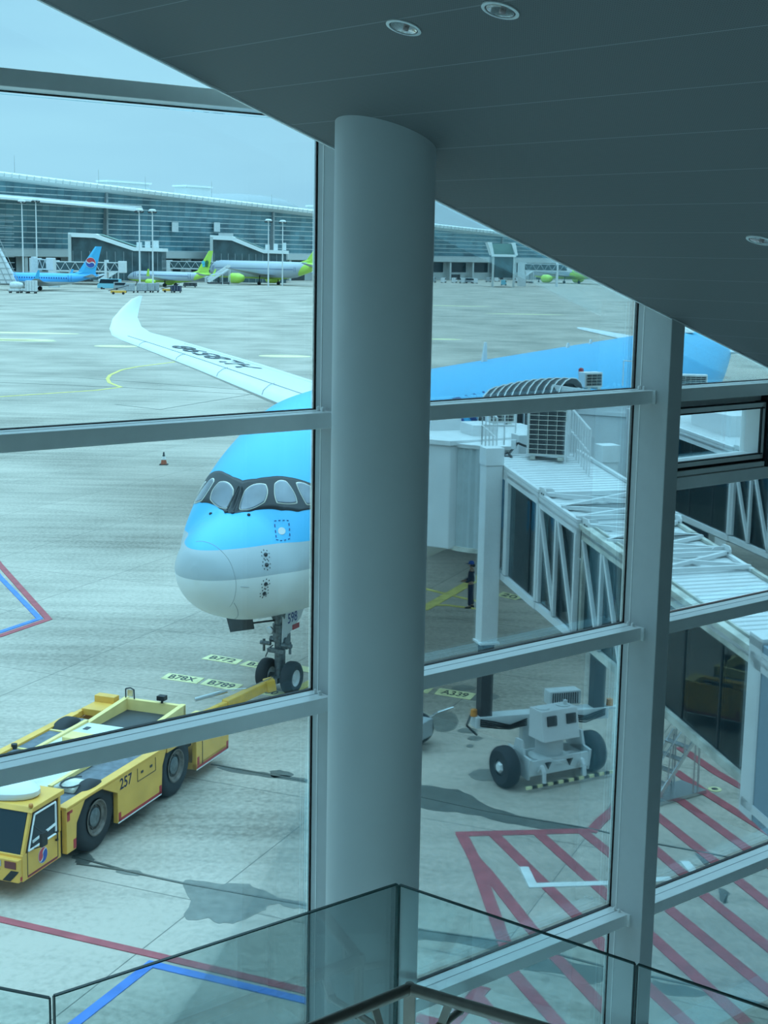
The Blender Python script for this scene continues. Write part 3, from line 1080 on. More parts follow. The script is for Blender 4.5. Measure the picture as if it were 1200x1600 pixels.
# radome joint
rj = MB()
RJ = [(0.36, 15), (0.37, -9), (0.42, -37), (0.48, -63), (0.50, -89), (0.60, -118), (0.75, -150)]
pp_ = [surf_o(a, R(b), 0.003) for a, b in RJ]
pp2 = []
for i_ in range(len(RJ) - 1):
    for j_ in range(6):
        t = j_ / 6
        pp2.append(surf_o(RJ[i_][0] + (RJ[i_ + 1][0] - RJ[i_][0]) * t, R(RJ[i_][1] + (RJ[i_ + 1][1] - RJ[i_][1]) * t), 0.002))
rj.path(pp2, 0.006, 5)
rj.path([surf_o(0.72 + i_ * 0.13, R(-135 - 5 * i_), 0.003) for i_ in range(9)], 0.011, 5)
rj.bar(surf_o(0.66, R(-106), 0.004), surf_o(0.86, R(-106), 0.004), 0.03, 0.01)
rj.build('radome_seam', 'grey', ac)


def foil(le, chord, th, ang=0.0, cant=0.0, n=14):
    """aerofoil ring; le = leading edge point, chord aft, th thickness, cant turns thickness outboard"""
    pts = []
    up_ = [(0, 0), (.02, .30), (.08, .52), (.2, .60), (.4, .58), (.65, .38), (.85, .17), (1, .02)]
    lo_ = [(1, -.02), (.8, -.14), (.5, -.32), (.2, -.36), (.05, -.25)]
    for x_, y_ in up_ + lo_:
        a, b = x_ * chord, y_ * th
        z_ = -a * sin(ang) + b * cos(cant)
        pts.append(Vector((le[0] + a * cos(ang), le[1] - b * sin(cant) * (1 if le[1] > 0 else -1), le[2] + z_)))
    return pts


def wing_rings(sec, sg):
    return [foil((s_, sg * y_, z_), c_, t_, R(an), R(ct)) for s_, y_, z_, c_, t_, an, ct in sec]


# (s, lateral, z, chord, thickness, incidence, cant)
WS = [(19.2, 1.6, 4.55, 14.6, 1.9, 4, 0), (20.3, 3.0, 4.75, 13.4, 1.6, 3.5, 0), (25.8, 11.1, 5.80, 9.2, .95, 3, 3), (31.3, 19.0, 6.72, 7.0, .6, 2, 4), (35.0, 24.5, 7.32, 5.3, .42, 1, 5),
      (37.0, 27.2, 7.55, 4.5, .34, 0, 8), (38.6, 28.9, 7.68, 3.9, .28, 0, 20), (40.1, 30.1, 7.95, 3.3, .22, 0, 42), (41.6, 30.9, 8.45, 2.6, .17, 0, 58), (43.2, 31.35, 9.0, 1.9, .12, 0, 68), (44.7, 31.65, 9.5, 1.1, .07, 0, 75), (45.7, 31.75, 9.68, .35, .03, 0, 78)]
for sg in (1, -1):
    wg = MB().loft(wing_rings(WS, sg)).build('wing', 'wing', ac, smooth='auto')
    # slat and flap joints on the upper skin
    jl = MB()
    for fr_, rng in ((0.14, range(1, 6)), (0.78, range(1, 5))):
        pts = []
        for i_ in rng:
            s_, y_, z_, c_, t_, an, ct = WS[i_]
            hgt = (0.585 if fr_ == 0.14 else 0.24) * t_ + 0.006
            pts.append(Vector((s_ + c_ * fr_, sg * y_, z_ - c_ * fr_ * sin(R(an)) + hgt)))
        jl.path(pts, 0.018, 5)
    for y_ in (8, 13, 17, 21, 25):
        tab_s = [(q[1], q[0]) for q in WS]; tab_c = [(q[1], q[3]) for q in WS]; tab_z = [(q[1], q[2]) for q in WS]; tab_t = [(q[1], q[4]) for q in WS]
        s_, c_, z_, t_ = interp(tab_s, y_), interp(tab_c, y_), interp(tab_z, y_), interp(tab_t, y_)
        jl.path([(s_ + c_ * a, sg * y_, z_ + t_ * b + 0.004) for a, b in ((.005, .08), (.02, .30), (.08, .52), (.14, .575))], 0.016, 5)
    jl.build('panel_seam', 'grey', wg)
    # engine
    ex, ey, ez = 24.0, sg * 7.0, 2.9
    en = MB().lathe([(1.50, 0), (1.62, .12), (1.78, .9), (1.82, 2.2), (1.72, 3.8), (1.42, 5.2), (1.38, 5.2), (1.36, 3.5), (1.42, .9), (1.50, 0)], (ex, ey, ez), axis=(1, 0, 0), n=40, cap=False)
    eo = en.build('engine', 'skyblue', ac, smooth='auto')
    MB().lathe([(1.43, .7), (.5, .7), (.42, .5), (.1, .1), (0, 0.05)], (ex, ey, ez), axis=(1, 0, 0), n=40, cap=False).build('fan', 'darkmetal', eo, smooth=True)
    MB().lathe([(.95, 4.5), (.8, 6.0), (.4, 7.0), (0, 7.6)], (ex, ey, ez), axis=(1, 0, 0), n=24, cap=False).build('exhaust_cone', 'grey', eo, smooth=True)
    MB().prism([(25, 4.5), (26, 5.3), (31, 5.3), (32, 5.0), (28, 4.2)], (0, ey - .2, 0), (1, 0, 0), (0, 0, 1), (0, .4, 0)).build('pylon', 'wing', eo)
    # stabiliser
    SB = [(57.6, 1.0, 6.95, 5.6, .5, 0, 0), (64.3, 9.3, 7.75, 1.9, .2, 0, 0), (64.9, 9.75, 7.8, 1.2, .1, 0, 0)]
    MB().loft(wing_rings(SB, sg)).build('stabiliser', 'wing', ac, smooth='auto')
# registration on the upper wing
def wing_pt(y_, fr_, up_=0.015):
    tab = [[(q[1], q[k_]) for q in WS] for k_ in (0, 3, 2, 4, 5)]
    s_, c_, z_, t_, an = (interp(tb, y_) for tb in tab)
    prof = [(0, 0), (.02, .30), (.08, .52), (.2, .60), (.4, .58), (.65, .38), (.85, .17), (1, .02)]
    return Vector((s_ + c_ * fr_, y_, z_ - c_ * fr_ * sin(R(an)) + interp(prof, fr_) * t_ + up_))
rg = text_mesh('registration_text', 'HL8598', 1.0, 'darkmetal', ac, Matrix.Identity(4))
xs = [v.co.x for v in rg.data.vertices]; ys = [v.co.y for v in rg.data.vertices]
for v in rg.data.vertices:
    a = (v.co.x - min(xs)) / (max(xs) - min(xs)); b = (v.co.y - min(ys)) / (max(ys) - min(ys))
    v.co = wing_pt(17.0 + 6.3 * a, 0.62 - 0.36 * b, 0.03)
# fin
MB().loft([[Vector((s_ + c_ * x_, t_ * y_, z_)) for x_, y_ in ((0, 0), (.1, .5), (.35, .6), (1, 0), (.35, -.6), (.1, -.5))] for s_, z_, c_, t_ in ((50.0, 8.2, 10.5, .15), (53.0, 8.9, 8.2, .7), (61.0, 16.8, 3.4, .3))]).build('fin', 'skyblue', ac, smooth='auto')
# small antennas and domes on the spine
for s_, h_ in ((20.5, .75), (31.0, .25), (34.5, .25)):
    MB().hexa([(s_, -.04, 8.45), (s_ + .5, -.04, 8.45), (s_ + .5, .04, 8.45), (s_, .04, 8.45)], [(s_ + .25, -.02, 8.5 + h_), (s_ + .45, -.02, 8.5 + h_), (s_ + .45, .02, 8.5 + h_), (s_ + .25, .02, 8.5 + h_)]).build('antenna', 'white', ac)
MB().lathe([(1.1, 0), (.95, .22), (.5, .38), (0, .42)], (51.5, 0, 8.45), n=24, cap=False).build('dome_fairing', 'white', ac, smooth=True)
# port side lettering and door
def side_text(body, s0, s1, z0, z1, m):
    o = text_mesh('airline_lettering', body, 1.0, m, ac, Matrix.Identity(4))
    xs = [v.co.x for v in o.data.vertices]; ys = [v.co.y for v in o.data.vertices]
    for v in o.data.vertices:
        a = (v.co.x - min(xs)) / (max(xs) - min(xs)); b = (v.co.y - min(ys)) / (max(ys) - min(ys))
        s_ = s0 + (s1 - s0) * a; z_ = z0 + (z1 - z0) * b
        c = (z_ - 5.43) / 3.1
        ph = math.acos(max(-1, min(1, c)))
        v.co = surf_o(s_, -ph, 0.012)
side_text('KOREAN AIR', 9.5, 19.0, 6.5, 7.9, 'navy2')
dr = [surf_o(6.0 + 1.1 * a, -R(b), 0.006) for a, b in ((0, 62), (1, 62), (1, 104), (0, 104), (0, 62))]
MB().path(dr, 0.015, 5).build('door_outline', 'grey', ac)

# nose gear
ng = thing  # (parts only)
gx, gz = 4.6, 0.0
st = MB()
st.tube((gx, 0, .5), (gx, 0, 2.6), .13, .16, n=16)
st.tube((gx, 0, 1.5), (gx, 0, 2.0), .20, n=16)
st.tube((gx - .05, .26, 1.55), (gx - .05, -.26, 1.55), .09, n=12)
st.tube((gx, 0, 1.75), (gx + 1.5, .0, 2.7), .07, n=10)
for sg in (-1, 1):
    st.tube((gx, .05 * sg, 1.95), (gx - .25, .32 * sg, 2.75), .07, n=10)
    st.tube((gx + .08, .1 * sg, 1.4), (gx + .05, .12 * sg, .75), .045, n=8)
    st.tube((gx - .2, .18 * sg, 1.45), (gx - .2, .50 * sg, 1.45), .06, n=10)
    st.tube((gx - .15, .42 * sg, 1.2), (gx - .15, .42 * sg, 1.55), .04, n=8)
st.box(gx - .26, gx - .12, -.26, .26, 1.2, 1.32)
st.box(gx + .1, gx + .3, -.2, .2, 1.25, 1.7)
st.bar((gx + .12, .08, 1.25), (gx + .42, .08, .95), .08, .05)
st.bar((gx + .42, .08, .95), (gx + .1, .08, .55), .08, .05)
for i_ in range(7):
    a, b = random.uniform(-.25, .25), random.uniform(1.15, 1.9)
    st.tube((gx - .16, a, b), (gx - .12, a + random.uniform(-.2, .2), b + random.uniform(-.3, .3)), .018, n=6)
st.tube((gx, -.45, .46), (gx, .45, .46), .09, n=12)
st.box(gx - .38, gx - .1, -.14, .14, .34, .5)
st.build('nose_gear_strut', 'gearmetal', ac, smooth='auto')
MB().lathe([(.115, 0), (.115, .05), (.08, .06), (0, .06)], (gx - .24, .16, 1.85), axis=(-1, 0.25, 0), n=16, cap=False).build('taxi_light', 'chrome', ac)
def wheel_mb(c, r, wd, axis, n=36, hub=0.5):
    return (MB().lathe([(r * hub, -wd / 2 * .8), (r * .8, -wd / 2), (r * .95, -wd * .36), (r, -wd * .2), (r, wd * .2), (r * .95, wd * .36), (r * .8, wd / 2), (r * hub, wd / 2 * .8)], c, axis, n, cap=False),
            MB().lathe([(0, -wd * .30), (r * .16, -wd * .30), (r * .2, -wd * .2), (r * .4, -wd * .22), (r * (hub + .02), -wd * .41), (r * (hub + .02), wd * .41), (r * .4, wd * .22), (r * .2, wd * .2), (r * .16, wd * .30), (0, wd * .30)], c, axis, n, cap=False))
for sg in (-1, 1):
    t_, h_ = wheel_mb((gx, .40 * sg, .47), .475, .36, (0, 1, 0))
    w_ = t_.build('nose_wheel', 'dark', ac, smooth='auto')
    h_.build('wheel_hub', 'white', w_, smooth='auto')
# gear doors
dd = MB().hexa([(gx - 2.35, .62, 1.86), (gx - 2.28, .02, 1.86), (gx - 2.22, .02, 1.86), (gx - 2.29, .62, 1.86)], [(gx - 2.5, .66, 2.66), (gx - 2.42, -.3, 2.66), (gx - 2.36, -.3, 2.66), (gx - 2.44, .66, 2.66)])
fd = MB()
fd.hexa([(3.05, .72, 2.02), (3.05, -.02, 2.20), (3.10, -.02, 2.20), (3.10, .72, 2.02)], [(2.95, .80, 2.50), (2.95, -.02, 2.50), (3.0, -.02, 2.50), (3.0, .80, 2.50)])
fd.tube((3.05, .3, 2.3), (gx, .1, 2.1), .03, n=6)
tag(fd.build('gear_door', 'darkmetal', ac), 'dark inner face of the near gear door')
dp = MB().prism([(4.45, 2.50), (5.75, 2.50), (5.75, 2.28), (5.55, 2.02), (4.40, 1.50)], (0, -.20, 0), (1, 0, 0), (0, 0, 1), (0, .03, 0)).build('gear_door', 'white', ac, bevel=0.01)
DN = -1
text_mesh('door_number', '598', 0.40, 'navy2', dp, frame_mx((5.0, -.206, 2.12), (1, 0, 0), (0, 0, 1), (0, -1, 0)))
MB().box(5.0, 5.42, -.212, -.20, 1.75, 1.90).build('red_placard', 'red', dp)
# main gear
for sg in (-1, 1):
    mg = MB().tube((33.2, 5.3 * sg, .8), (33.0, 5.3 * sg, 4.4), .22, n=12).build('main_gear_strut', 'grey', ac)
    for a in (-.95, .95):
        for b in (-.55, .55):
            t_, h_ = wheel_mb((33.2 + a, 5.3 * sg + b, .68), .68, .45, (0, 1, 0), 20)
            w_ = t_.build('main_wheel', 'dark', ac, smooth='auto')

# ================================================================== PUSHBACK TUG
TD = (at(362, 1168, 0.35) - at(102, 1345, 0.35)).normalized()
# local frame: x from cab front towards the aircraft, y towards the left (far) side
tang = math.atan2(TD.y, TD.x)
tf = at(100, 1344, 0.35)
tug = thing('pushback_tug', 'low yellow pushback tug with white roof pod, coupled to the nose gear', 'tug', (tf.x, tf.y, 0), tang)
def tl(px, py, z):
    p = at(px, py, z) - Vector((tf.x, tf.y, 0))
    return p.x * cos(tang) + p.y * sin(tang), -p.x * sin(tang) + p.y * cos(tang)
W_ = 3.3
def flat_side(poly, y, th, name, m, par, bevel=0.0):
    return MB().prism(poly, (0, y, 0), (1, 0, 0), (0, 0, 1), (0, th, 0)).build(name, m, par, bevel=bevel)
# skirts on both sides: front skirt, mid panel, rear panel
body = MB()
for y0, th in ((0.0, .12), (W_ - .12, .12)):
    body.prism([(.12, .42), (.46, .42), (.50, .95), (.86, 1.37), (.12, 1.37)], (0, y0, 0), (1, 0, 0), (0, 0, 1), (0, th, 0))
    body.prism([(.86, 1.37), (1.45, 1.37), (1.45, 1.33), (.9, 1.33)], (0, y0, 0), (1, 0, 0), (0, 0, 1), (0, th, 0))
    body.prism([(2.12, .34), (4.02, .34), (4.05, .55), (4.08, 1.0), (4.3, 1.37), (1.45, 1.37), (1.55, 1.30), (2.12, 1.02)], (0, y0, 0), (1, 0, 0), (0, 0, 1), (0, th, 0))
    body.prism([(5.72, .34), (7.42, .34), (7.45, 1.2), (5.72, 1.2)], (0, y0, 0), (1, 0, 0), (0, 0, 1), (0, th, 0))
    body.box(4.3, 6.0, y0, y0 + th, 1.22, 1.37)
body.box(.12, 6.9, .0, .22, 1.33, 1.40)
body.box(.12, 5.6, W_ - .2, W_, 1.33, 1.40)
body.box(5.72, 7.4, 0, W_, .34, .5)
body.build('body_panel', 'yellow', tug, bevel=0.012)
box('chassis', 'darkmetal', tug, .2, 6.9, .75, W_ - .75, .45, 1.2)
dk = MB().box(.2, 5.0, .2, .95, 1.26, 1.345)
dk.box(.2, 5.4, 2.55, W_ - .2, 1.26, 1.345)
dk.box(4.9, 6.9, .2, .9, 1.2, 1.25)
dk.build('deck_plate', 'deck', tug)
dw = MB().box(.6, 5.0, .98, 2.5, 1.26, 1.42)
dw.build('hood', 'deckwhite', tug, bevel=0.02)
hd = MB()
for x_, y_ in ((4.3, 1.2), (4.5, 2.2), (3.1, 1.2), (3.3, 2.2), (2.0, 1.3)):
    hd.box(x_, x_ + .18, y_, y_ + .12, 1.42, 1.435)
hd.build('latch', 'darkmetal', tug)
box('hood_box', 'yellow2', tug, 3.5, 3.95, 1.25, 2.25, 1.42, 1.56, bevel=.02)
rl_ = MB()
for y_ in (.95, 2.52):
    rl_.hexa([(1.0, y_ - .05, 1.36), (5.0, y_ - .05, 1.36), (5.0, y_ + .05, 1.36), (1.0, y_ + .05, 1.36)], [(1.0, y_ - .05, 1.44), (5.0, y_ - .05, 1.48), (5.0, y_ + .05, 1.48), (1.0, y_ + .05, 1.44)])
for x_ in (1.6, 2.9, 4.3):
    rl_.box(x_, x_ + .07, 2.55, W_ - .05, 1.345, 1.37)
rl_.build('deck_rail', 'yellow2', tug)
# raised trough around the nose gear cradle
tr_ = MB()
for y_ in (.90, 2.46):
    tr_.hexa([(4.9, y_, 1.1), (6.9, y_, 1.1), (6.9, y_ + .13, 1.1), (4.9, y_ + .13, 1.1)], [(4.9, y_, 1.40), (6.9, y_, 1.52), (6.9, y_ + .13, 1.52), (4.9, y_ + .13, 1.40)])
tr_.box(6.78, 6.9, .9, 2.59, 1.1, 1.50)
tr_.build('cradle_wall', 'yellow2', tug, bevel=.01)
box('cradle_bed', 'darkmetal', tug, 4.95, 6.8, 1.02, 2.47, 1.1, 1.22)
box('step_box', 'yellow', tug, 5.9, 6.5, 2.66, 3.22, 1.25, 1.42, bevel=.015)
box('step_box', 'yellow', tug, 6.5, 6.75, 2.66, 3.22, 1.3, 1.58, bevel=.015)
lm = MB().tube((6.8, 1.5, 1.5), (6.8, 1.5, 1.6), .03, n=8)
lm.box(6.71, 6.89, 1.40, 1.60, 1.58, 1.69)
lm.tube((2.9, 3.1, 1.36), (2.9, 3.1, 1.46), .07, n=12)
lm.build('work_lamp', 'black', tug)
mrp = [(6.82, 2.52, 1.5), (6.82, 2.52, 1.74), (6.84, 2.40, 1.77), (6.84, 2.30, 1.73), (6.82, 2.28, 1.5)]
MB().path([Vector(p) for p in mrp], .018, 8).build('mirror_hoop', 'darkmetal', tug)
box('mirror', 'chrome', tug, 6.83, 6.85, 2.33, 2.48, 1.55, 1.72)
# wheels
for x_ in (1.42, 4.88):
    for y_ in (.30, W_ - .30):
        t_, h_ = wheel_mb((x_, y_, .75), .75, .44, (0, 1, 0), 40, .5)
        w_ = t_.build('wheel', 'dark', tug, smooth='auto')
        hb = MB()
        sd = -1 if y_ < 1 else 1
        hb.lathe([(.37, .20), (.39, .215), (.36, .22), (.33, .17), (.27, .15), (.27, .10), (.0, .10)], (x_, y_, .72), (0, sd, 0), 32, cap=False)
        hb.build('wheel_rim', 'rim', w_, smooth='auto')
        hb = MB().lathe([(.20, .09), (.20, .16), (.12, .19), (0, .19)], (x_, y_, .72), (0, sd, 0), 24, cap=False)
        for i_ in range(10):
            a = i_ * PI / 5
            hb.tube((x_ + .235 * cos(a), y_ + sd * .09, .72 + .235 * sin(a)), (x_ + .235 * cos(a), y_ + sd * .135, .72 + .235 * sin(a)), .014, n=6)
        hb.build('wheel_nuts', 'gearmetal', w_, smooth='auto')
# red edge tape with white border
tp = MB()
for a, b, z_ in ((2.14, 4.0, .37), (5.74, 7.4, .37)):
    tp.box(a, b, -.005, 0, z_, z_ + .06)
for a, z_, s_ in ((2.14, .37, 1), (3.92, .37, 1), (.14, 1.1, 1), (7.3, .37, 1), (.36, .45, 1), (5.76, .45, 1)):
    tp.box(a, a + .1, -.005, 0, z_, z_ + .2)
tp.box(.14, .34, -.005, 0, 1.24, 1.30)
tp.build('red_tape', 'red', tug)
wt = MB()
for a, b in ((2.12, 4.02), (5.72, 7.42)):
    wt.box(a, b, -.004, 0, .335, .365)
wt.build('white_tape', 'linewhite', tug)
pl_ = MB().path([(2.95, -.004, 1.30), (2.95, -.004, 1.0), (3.75, -.004, 1.0), (3.75, -.004, 1.30)], .008, 4)
pl_.box(3.1, 3.2, -.012, 0, 1.14, 1.19).box(3.5, 3.6, -.012, 0, 1.14, 1.19)
pl_.path([(6.02, -.004, .42), (6.02, -.004, 1.15)], .01, 4)
pl_.build('locker_outline', 'darkmetal', tug)
text_mesh('fleet_number', '257', .34, 'navy', tug, frame_mx((2.45, -.006, 1.17), (1, 0, 0), (0, 0, 1), (0, -1, 0)))
flat_side([(7.15, .5), (7.45, .5), (7.45, 1.2), (7.15, 1.2)], .02, .9, 'rear_locker', 'yellow2', tug)
# hose coil and straps on the deck
hs_ = MB().box(.95, 1.55, .35, .85, 1.345, 1.47)
hs_.build('canvas_bundle', 'dirtywhite', tug, bevel=.04)
hz_ = MB()
for i_ in range(9):
    a = i_ * .5
    hz_.tube((1.25 + .35 * cos(a), .55 + .22 * sin(a), 1.49), (1.25 + .35 * cos(a + .5), .55 + .22 * sin(a + .5), 1.49), .018, n=6)
hz_.path([(.25, 1.0, 1.55), (.8, 1.3, 1.75), (1.6, 1.6, 1.8)], .03, 8)
hz_.build('hose', 'darkmetal', tug)
# cab
cb_ = MB()
cy0, cy1 = .10, 2.15
cb_.box(-1.28, .06, cy0, cy1, .38, .92)          # lower body
cb_.box(.0, .08, cy0, cy1, .92, 1.72)            # rear wall
for y_ in (cy0, cy1 - .07):
    cb_.hexa([(-1.26, y_, .92), (-1.17, y_, .92), (-1.17, y_ + .07, .92), (-1.26, y_ + .07, .92)], [(-.97, y_, 1.70), (-.88, y_, 1.70), (-.88, y_ + .07, 1.70), (-.97, y_ + .07, 1.70)])
cb_.prism([(-1.0, 1.68), (.16, 1.68), (.16, 1.78), (-.93, 1.78)], (0, cy0 - .04, 0), (1, 0, 0), (0, 0, 1), (0, cy1 - cy0 + .08, 0))
cb_.box(-1.40, -1.26, cy0 + .02, cy1, .40, .86)
cb_.build('cab_shell', 'yellow', tug, bevel=.015)
ws = MB().hexa([(-1.25, cy0 + .08, .92), (-1.23, cy0 + .08, .92), (-1.23, cy1 - .08, .92), (-1.25, cy1 - .08, .92)], [(-.97, cy0 + .08, 1.69), (-.95, cy0 + .08, 1.69), (-.95, cy1 - .08, 1.69), (-.97, cy1 - .08, 1.69)])
ws.build('windscreen', 'cabglass', tug)
sd_ = flat_side([(-1.06, .98), (-.16, .98), (-.16, 1.58), (-.84, 1.58)], cy0 - .006, .02, 'side_window', 'cabglass', tug)
fr_ = MB().path([(-1.09, cy0 - .01, .95), (-.13, cy0 - .01, .95), (-.13, cy0 - .01, 1.61), (-.86, cy0 - .01, 1.61), (-1.09, cy0 - .01, .95)], .022, 6)
fr_.bar((-.95, cy0 - .012, 1.08), (-.13, cy0 - .012, 1.16), .02, .05)
fr_.build('window_frame', 'alu', sd_)
dr_ = MB().path([(-1.12, cy0 - .002, .44), (-1.12, cy0 - .002, .95), (-.88, cy0 - .002, 1.66), (-.06, cy0 - .002, 1.66), (-.06, cy0 - .002, .44), (-1.12, cy0 - .002, .44)], .009, 4)
dr_.build('door_seam', 'darkmetal', tug)
dh = MB().tube((-.12, cy0 - .04, .82), (-.12, cy0 - .04, .98), .014, n=8)
dh.box(-.15, -.09, cy0 - .045, cy0, .80, .83).box(-.15, -.09, cy0 - .045, cy0, .97, 1.0)
dh.build('door_handle', 'black', tug)
emblem(tug, (-.60, cy0 - .002, .68), (1, 0, 0), (0, 0, 1), (0, -1, 0), .16, yaw=R(40))
tp = MB().box(-1.12, -.08, cy0 - .005, cy0, .41, .455).box(-1.34, -1.26, cy0 + .016, cy0 + .02, .42, .5)
tp.build('red_tape', 'red', tug)
mi = MB().box(-1.0, -.80, cy0 - .26, cy0 - .20, 1.02, 1.30)
mi.tube((-.9, cy0 - .23, 1.02), (-.9, cy0, .92), .012, n=6).tube((-.9, cy0 - .23, 1.28), (-.93, cy0, 1.42), .012, n=6)
mi.build('wing_mirror', 'black', tug, bevel=.01)
hl_ = MB()
hl_.box(-1.415, -1.40, .50, .72, .70, .82)
hl_.build('head_lamp', 'chrome', tug)
box('indicator_lamp', 'lampred', tug, -1.415, -1.40, .17, .42, .68, .82)
zb = MB()
for i_ in range(4):
    y_ = .30 + i_ * .42
    zb.hexa([(-1.408, y_, .42), (-1.402, y_, .42), (-1.402, y_ + .18, .42), (-1.408, y_ + .18, .42)], [(-1.408, y_ - .2 + .0, .64), (-1.402, y_ - .2, .64), (-1.402, y_ - .02, .64), (-1.408, y_ - .02, .64)])
zb.build('hazard_stripes', 'black', tug)
pd = MB()
rg_ = [[Vector((-.95 + .95 * t + .0, .55 + 0.0, 0)) for t in (0, 1)]]
pod = MB().loft([[Vector((-.45 + a * k_ * cos(t), 1.25 + b * k_ * sin(t), z_)) for t in [i_ * PI / 12 for i_ in range(24)]] for z_, k_, a, b in ((1.79, .96, .52, .98), (1.83, 1, .52, .98), (1.92, 1, .52, .98), (2.02, .86, .50, .96), (2.05, .55, .50, .96))])
pod.build('roof_pod', 'white', tug, smooth='auto')
MB().lathe([(.045, 0), (.045, .05), (.03, .07), (0, .07)], (-.93, cy0 + .02, 1.78), n=12, cap=False).build('marker_lamp', 'orange', tug)
pa = MB()
for y_ in (.35, .62, .8):
    pa.box(-1.17, -1.0, y_, y_ + .16, .98, 1.0)
pa.build('papers', 'linewhite', tug)

# towbar between tug and nose gear
ta0, ta1 = at(352, 1101, .62), at(414, 1072, .62)
tb_ = thing('towbar', 'yellow towing arm with hydraulic lines between tug and aircraft nose wheels', 'towbar', (ta0.x, ta0.y, 0))
o_ = Vector((ta0.x, ta0.y, 0))
back = ta0 + (ta0 - ta1).normalized() * 1.2
m_ = MB().bar(ta0 - o_, ta1 - o_, .24, .26)
m_.bar(ta1 - o_, ta1 - o_ + Vector((.25, .1, .05)), .34, .34)
m_.bar(back - o_, ta0 - o_, .16, .18)
m_.build('arm', 'orangeyellow', tb_, bevel=.03)
m_ = MB()
for q in ((-.25, .2), (-.15, .32)):
    m_.tube(ta0 - o_ + Vector((q[0] - .55, q[1] - .2, .12)), ta0 - o_ + Vector((q[0] + .15, q[1] + .1, .25)), .055, n=10)
m_.path([ta0 - o_ + Vector((-.3, .1, .35)), ta0 - o_ + Vector((.5, .5, .3)), ta1 - o_ + Vector((.2, .2, .2))], .015, 6)
m_.build('hydraulic_lines', 'chrome', tb_)
MB().lathe([(.045, 0), (.045, .03), (0, .03)], ta0 + (ta1 - ta0) * .45 - o_ + Vector((0, -.12, 0)), (0, -1, 0), 12, cap=False).build('pin', 'chrome', tb_)
m_ = MB().bar((back - o_), Vector((back.x, back.y, 0)) - o_ + Vector((0, 0, .0)), .1, .1)
m_.lathe([(.12, -.05), (.15, -.03), (.15, .03), (.12, .05)], Vector((back.x, back.y, .15)) - o_, (1, 0, 0), 16)
m_.build('support_wheel', 'dark', tb_)
# dark cradle beneath the nose wheels
# ================================================================== CONE
c_ = at(256, 726)
cn = thing('traffic_cone', 'orange traffic cone with white band standing alone on the apron', 'cone', c_)
MB().box(-.24, .24, -.24, .24, 0, .04).build('base', 'dark', cn)
MB().lathe([(.19, .04), (.135, .30)], n=20, cap=False).build('cone_body', 'coneorange', cn, smooth='auto')
MB().lathe([(.135, .30), (.085, .50)], n=20, cap=False).build('white_band', 'linewhite', cn, smooth='auto')
MB().lathe([(.085, .50), (.05, .62), (.045, .74), (.0, .75)], n=20, cap=False).build('cone_top', 'darkmetal', cn, smooth='auto')

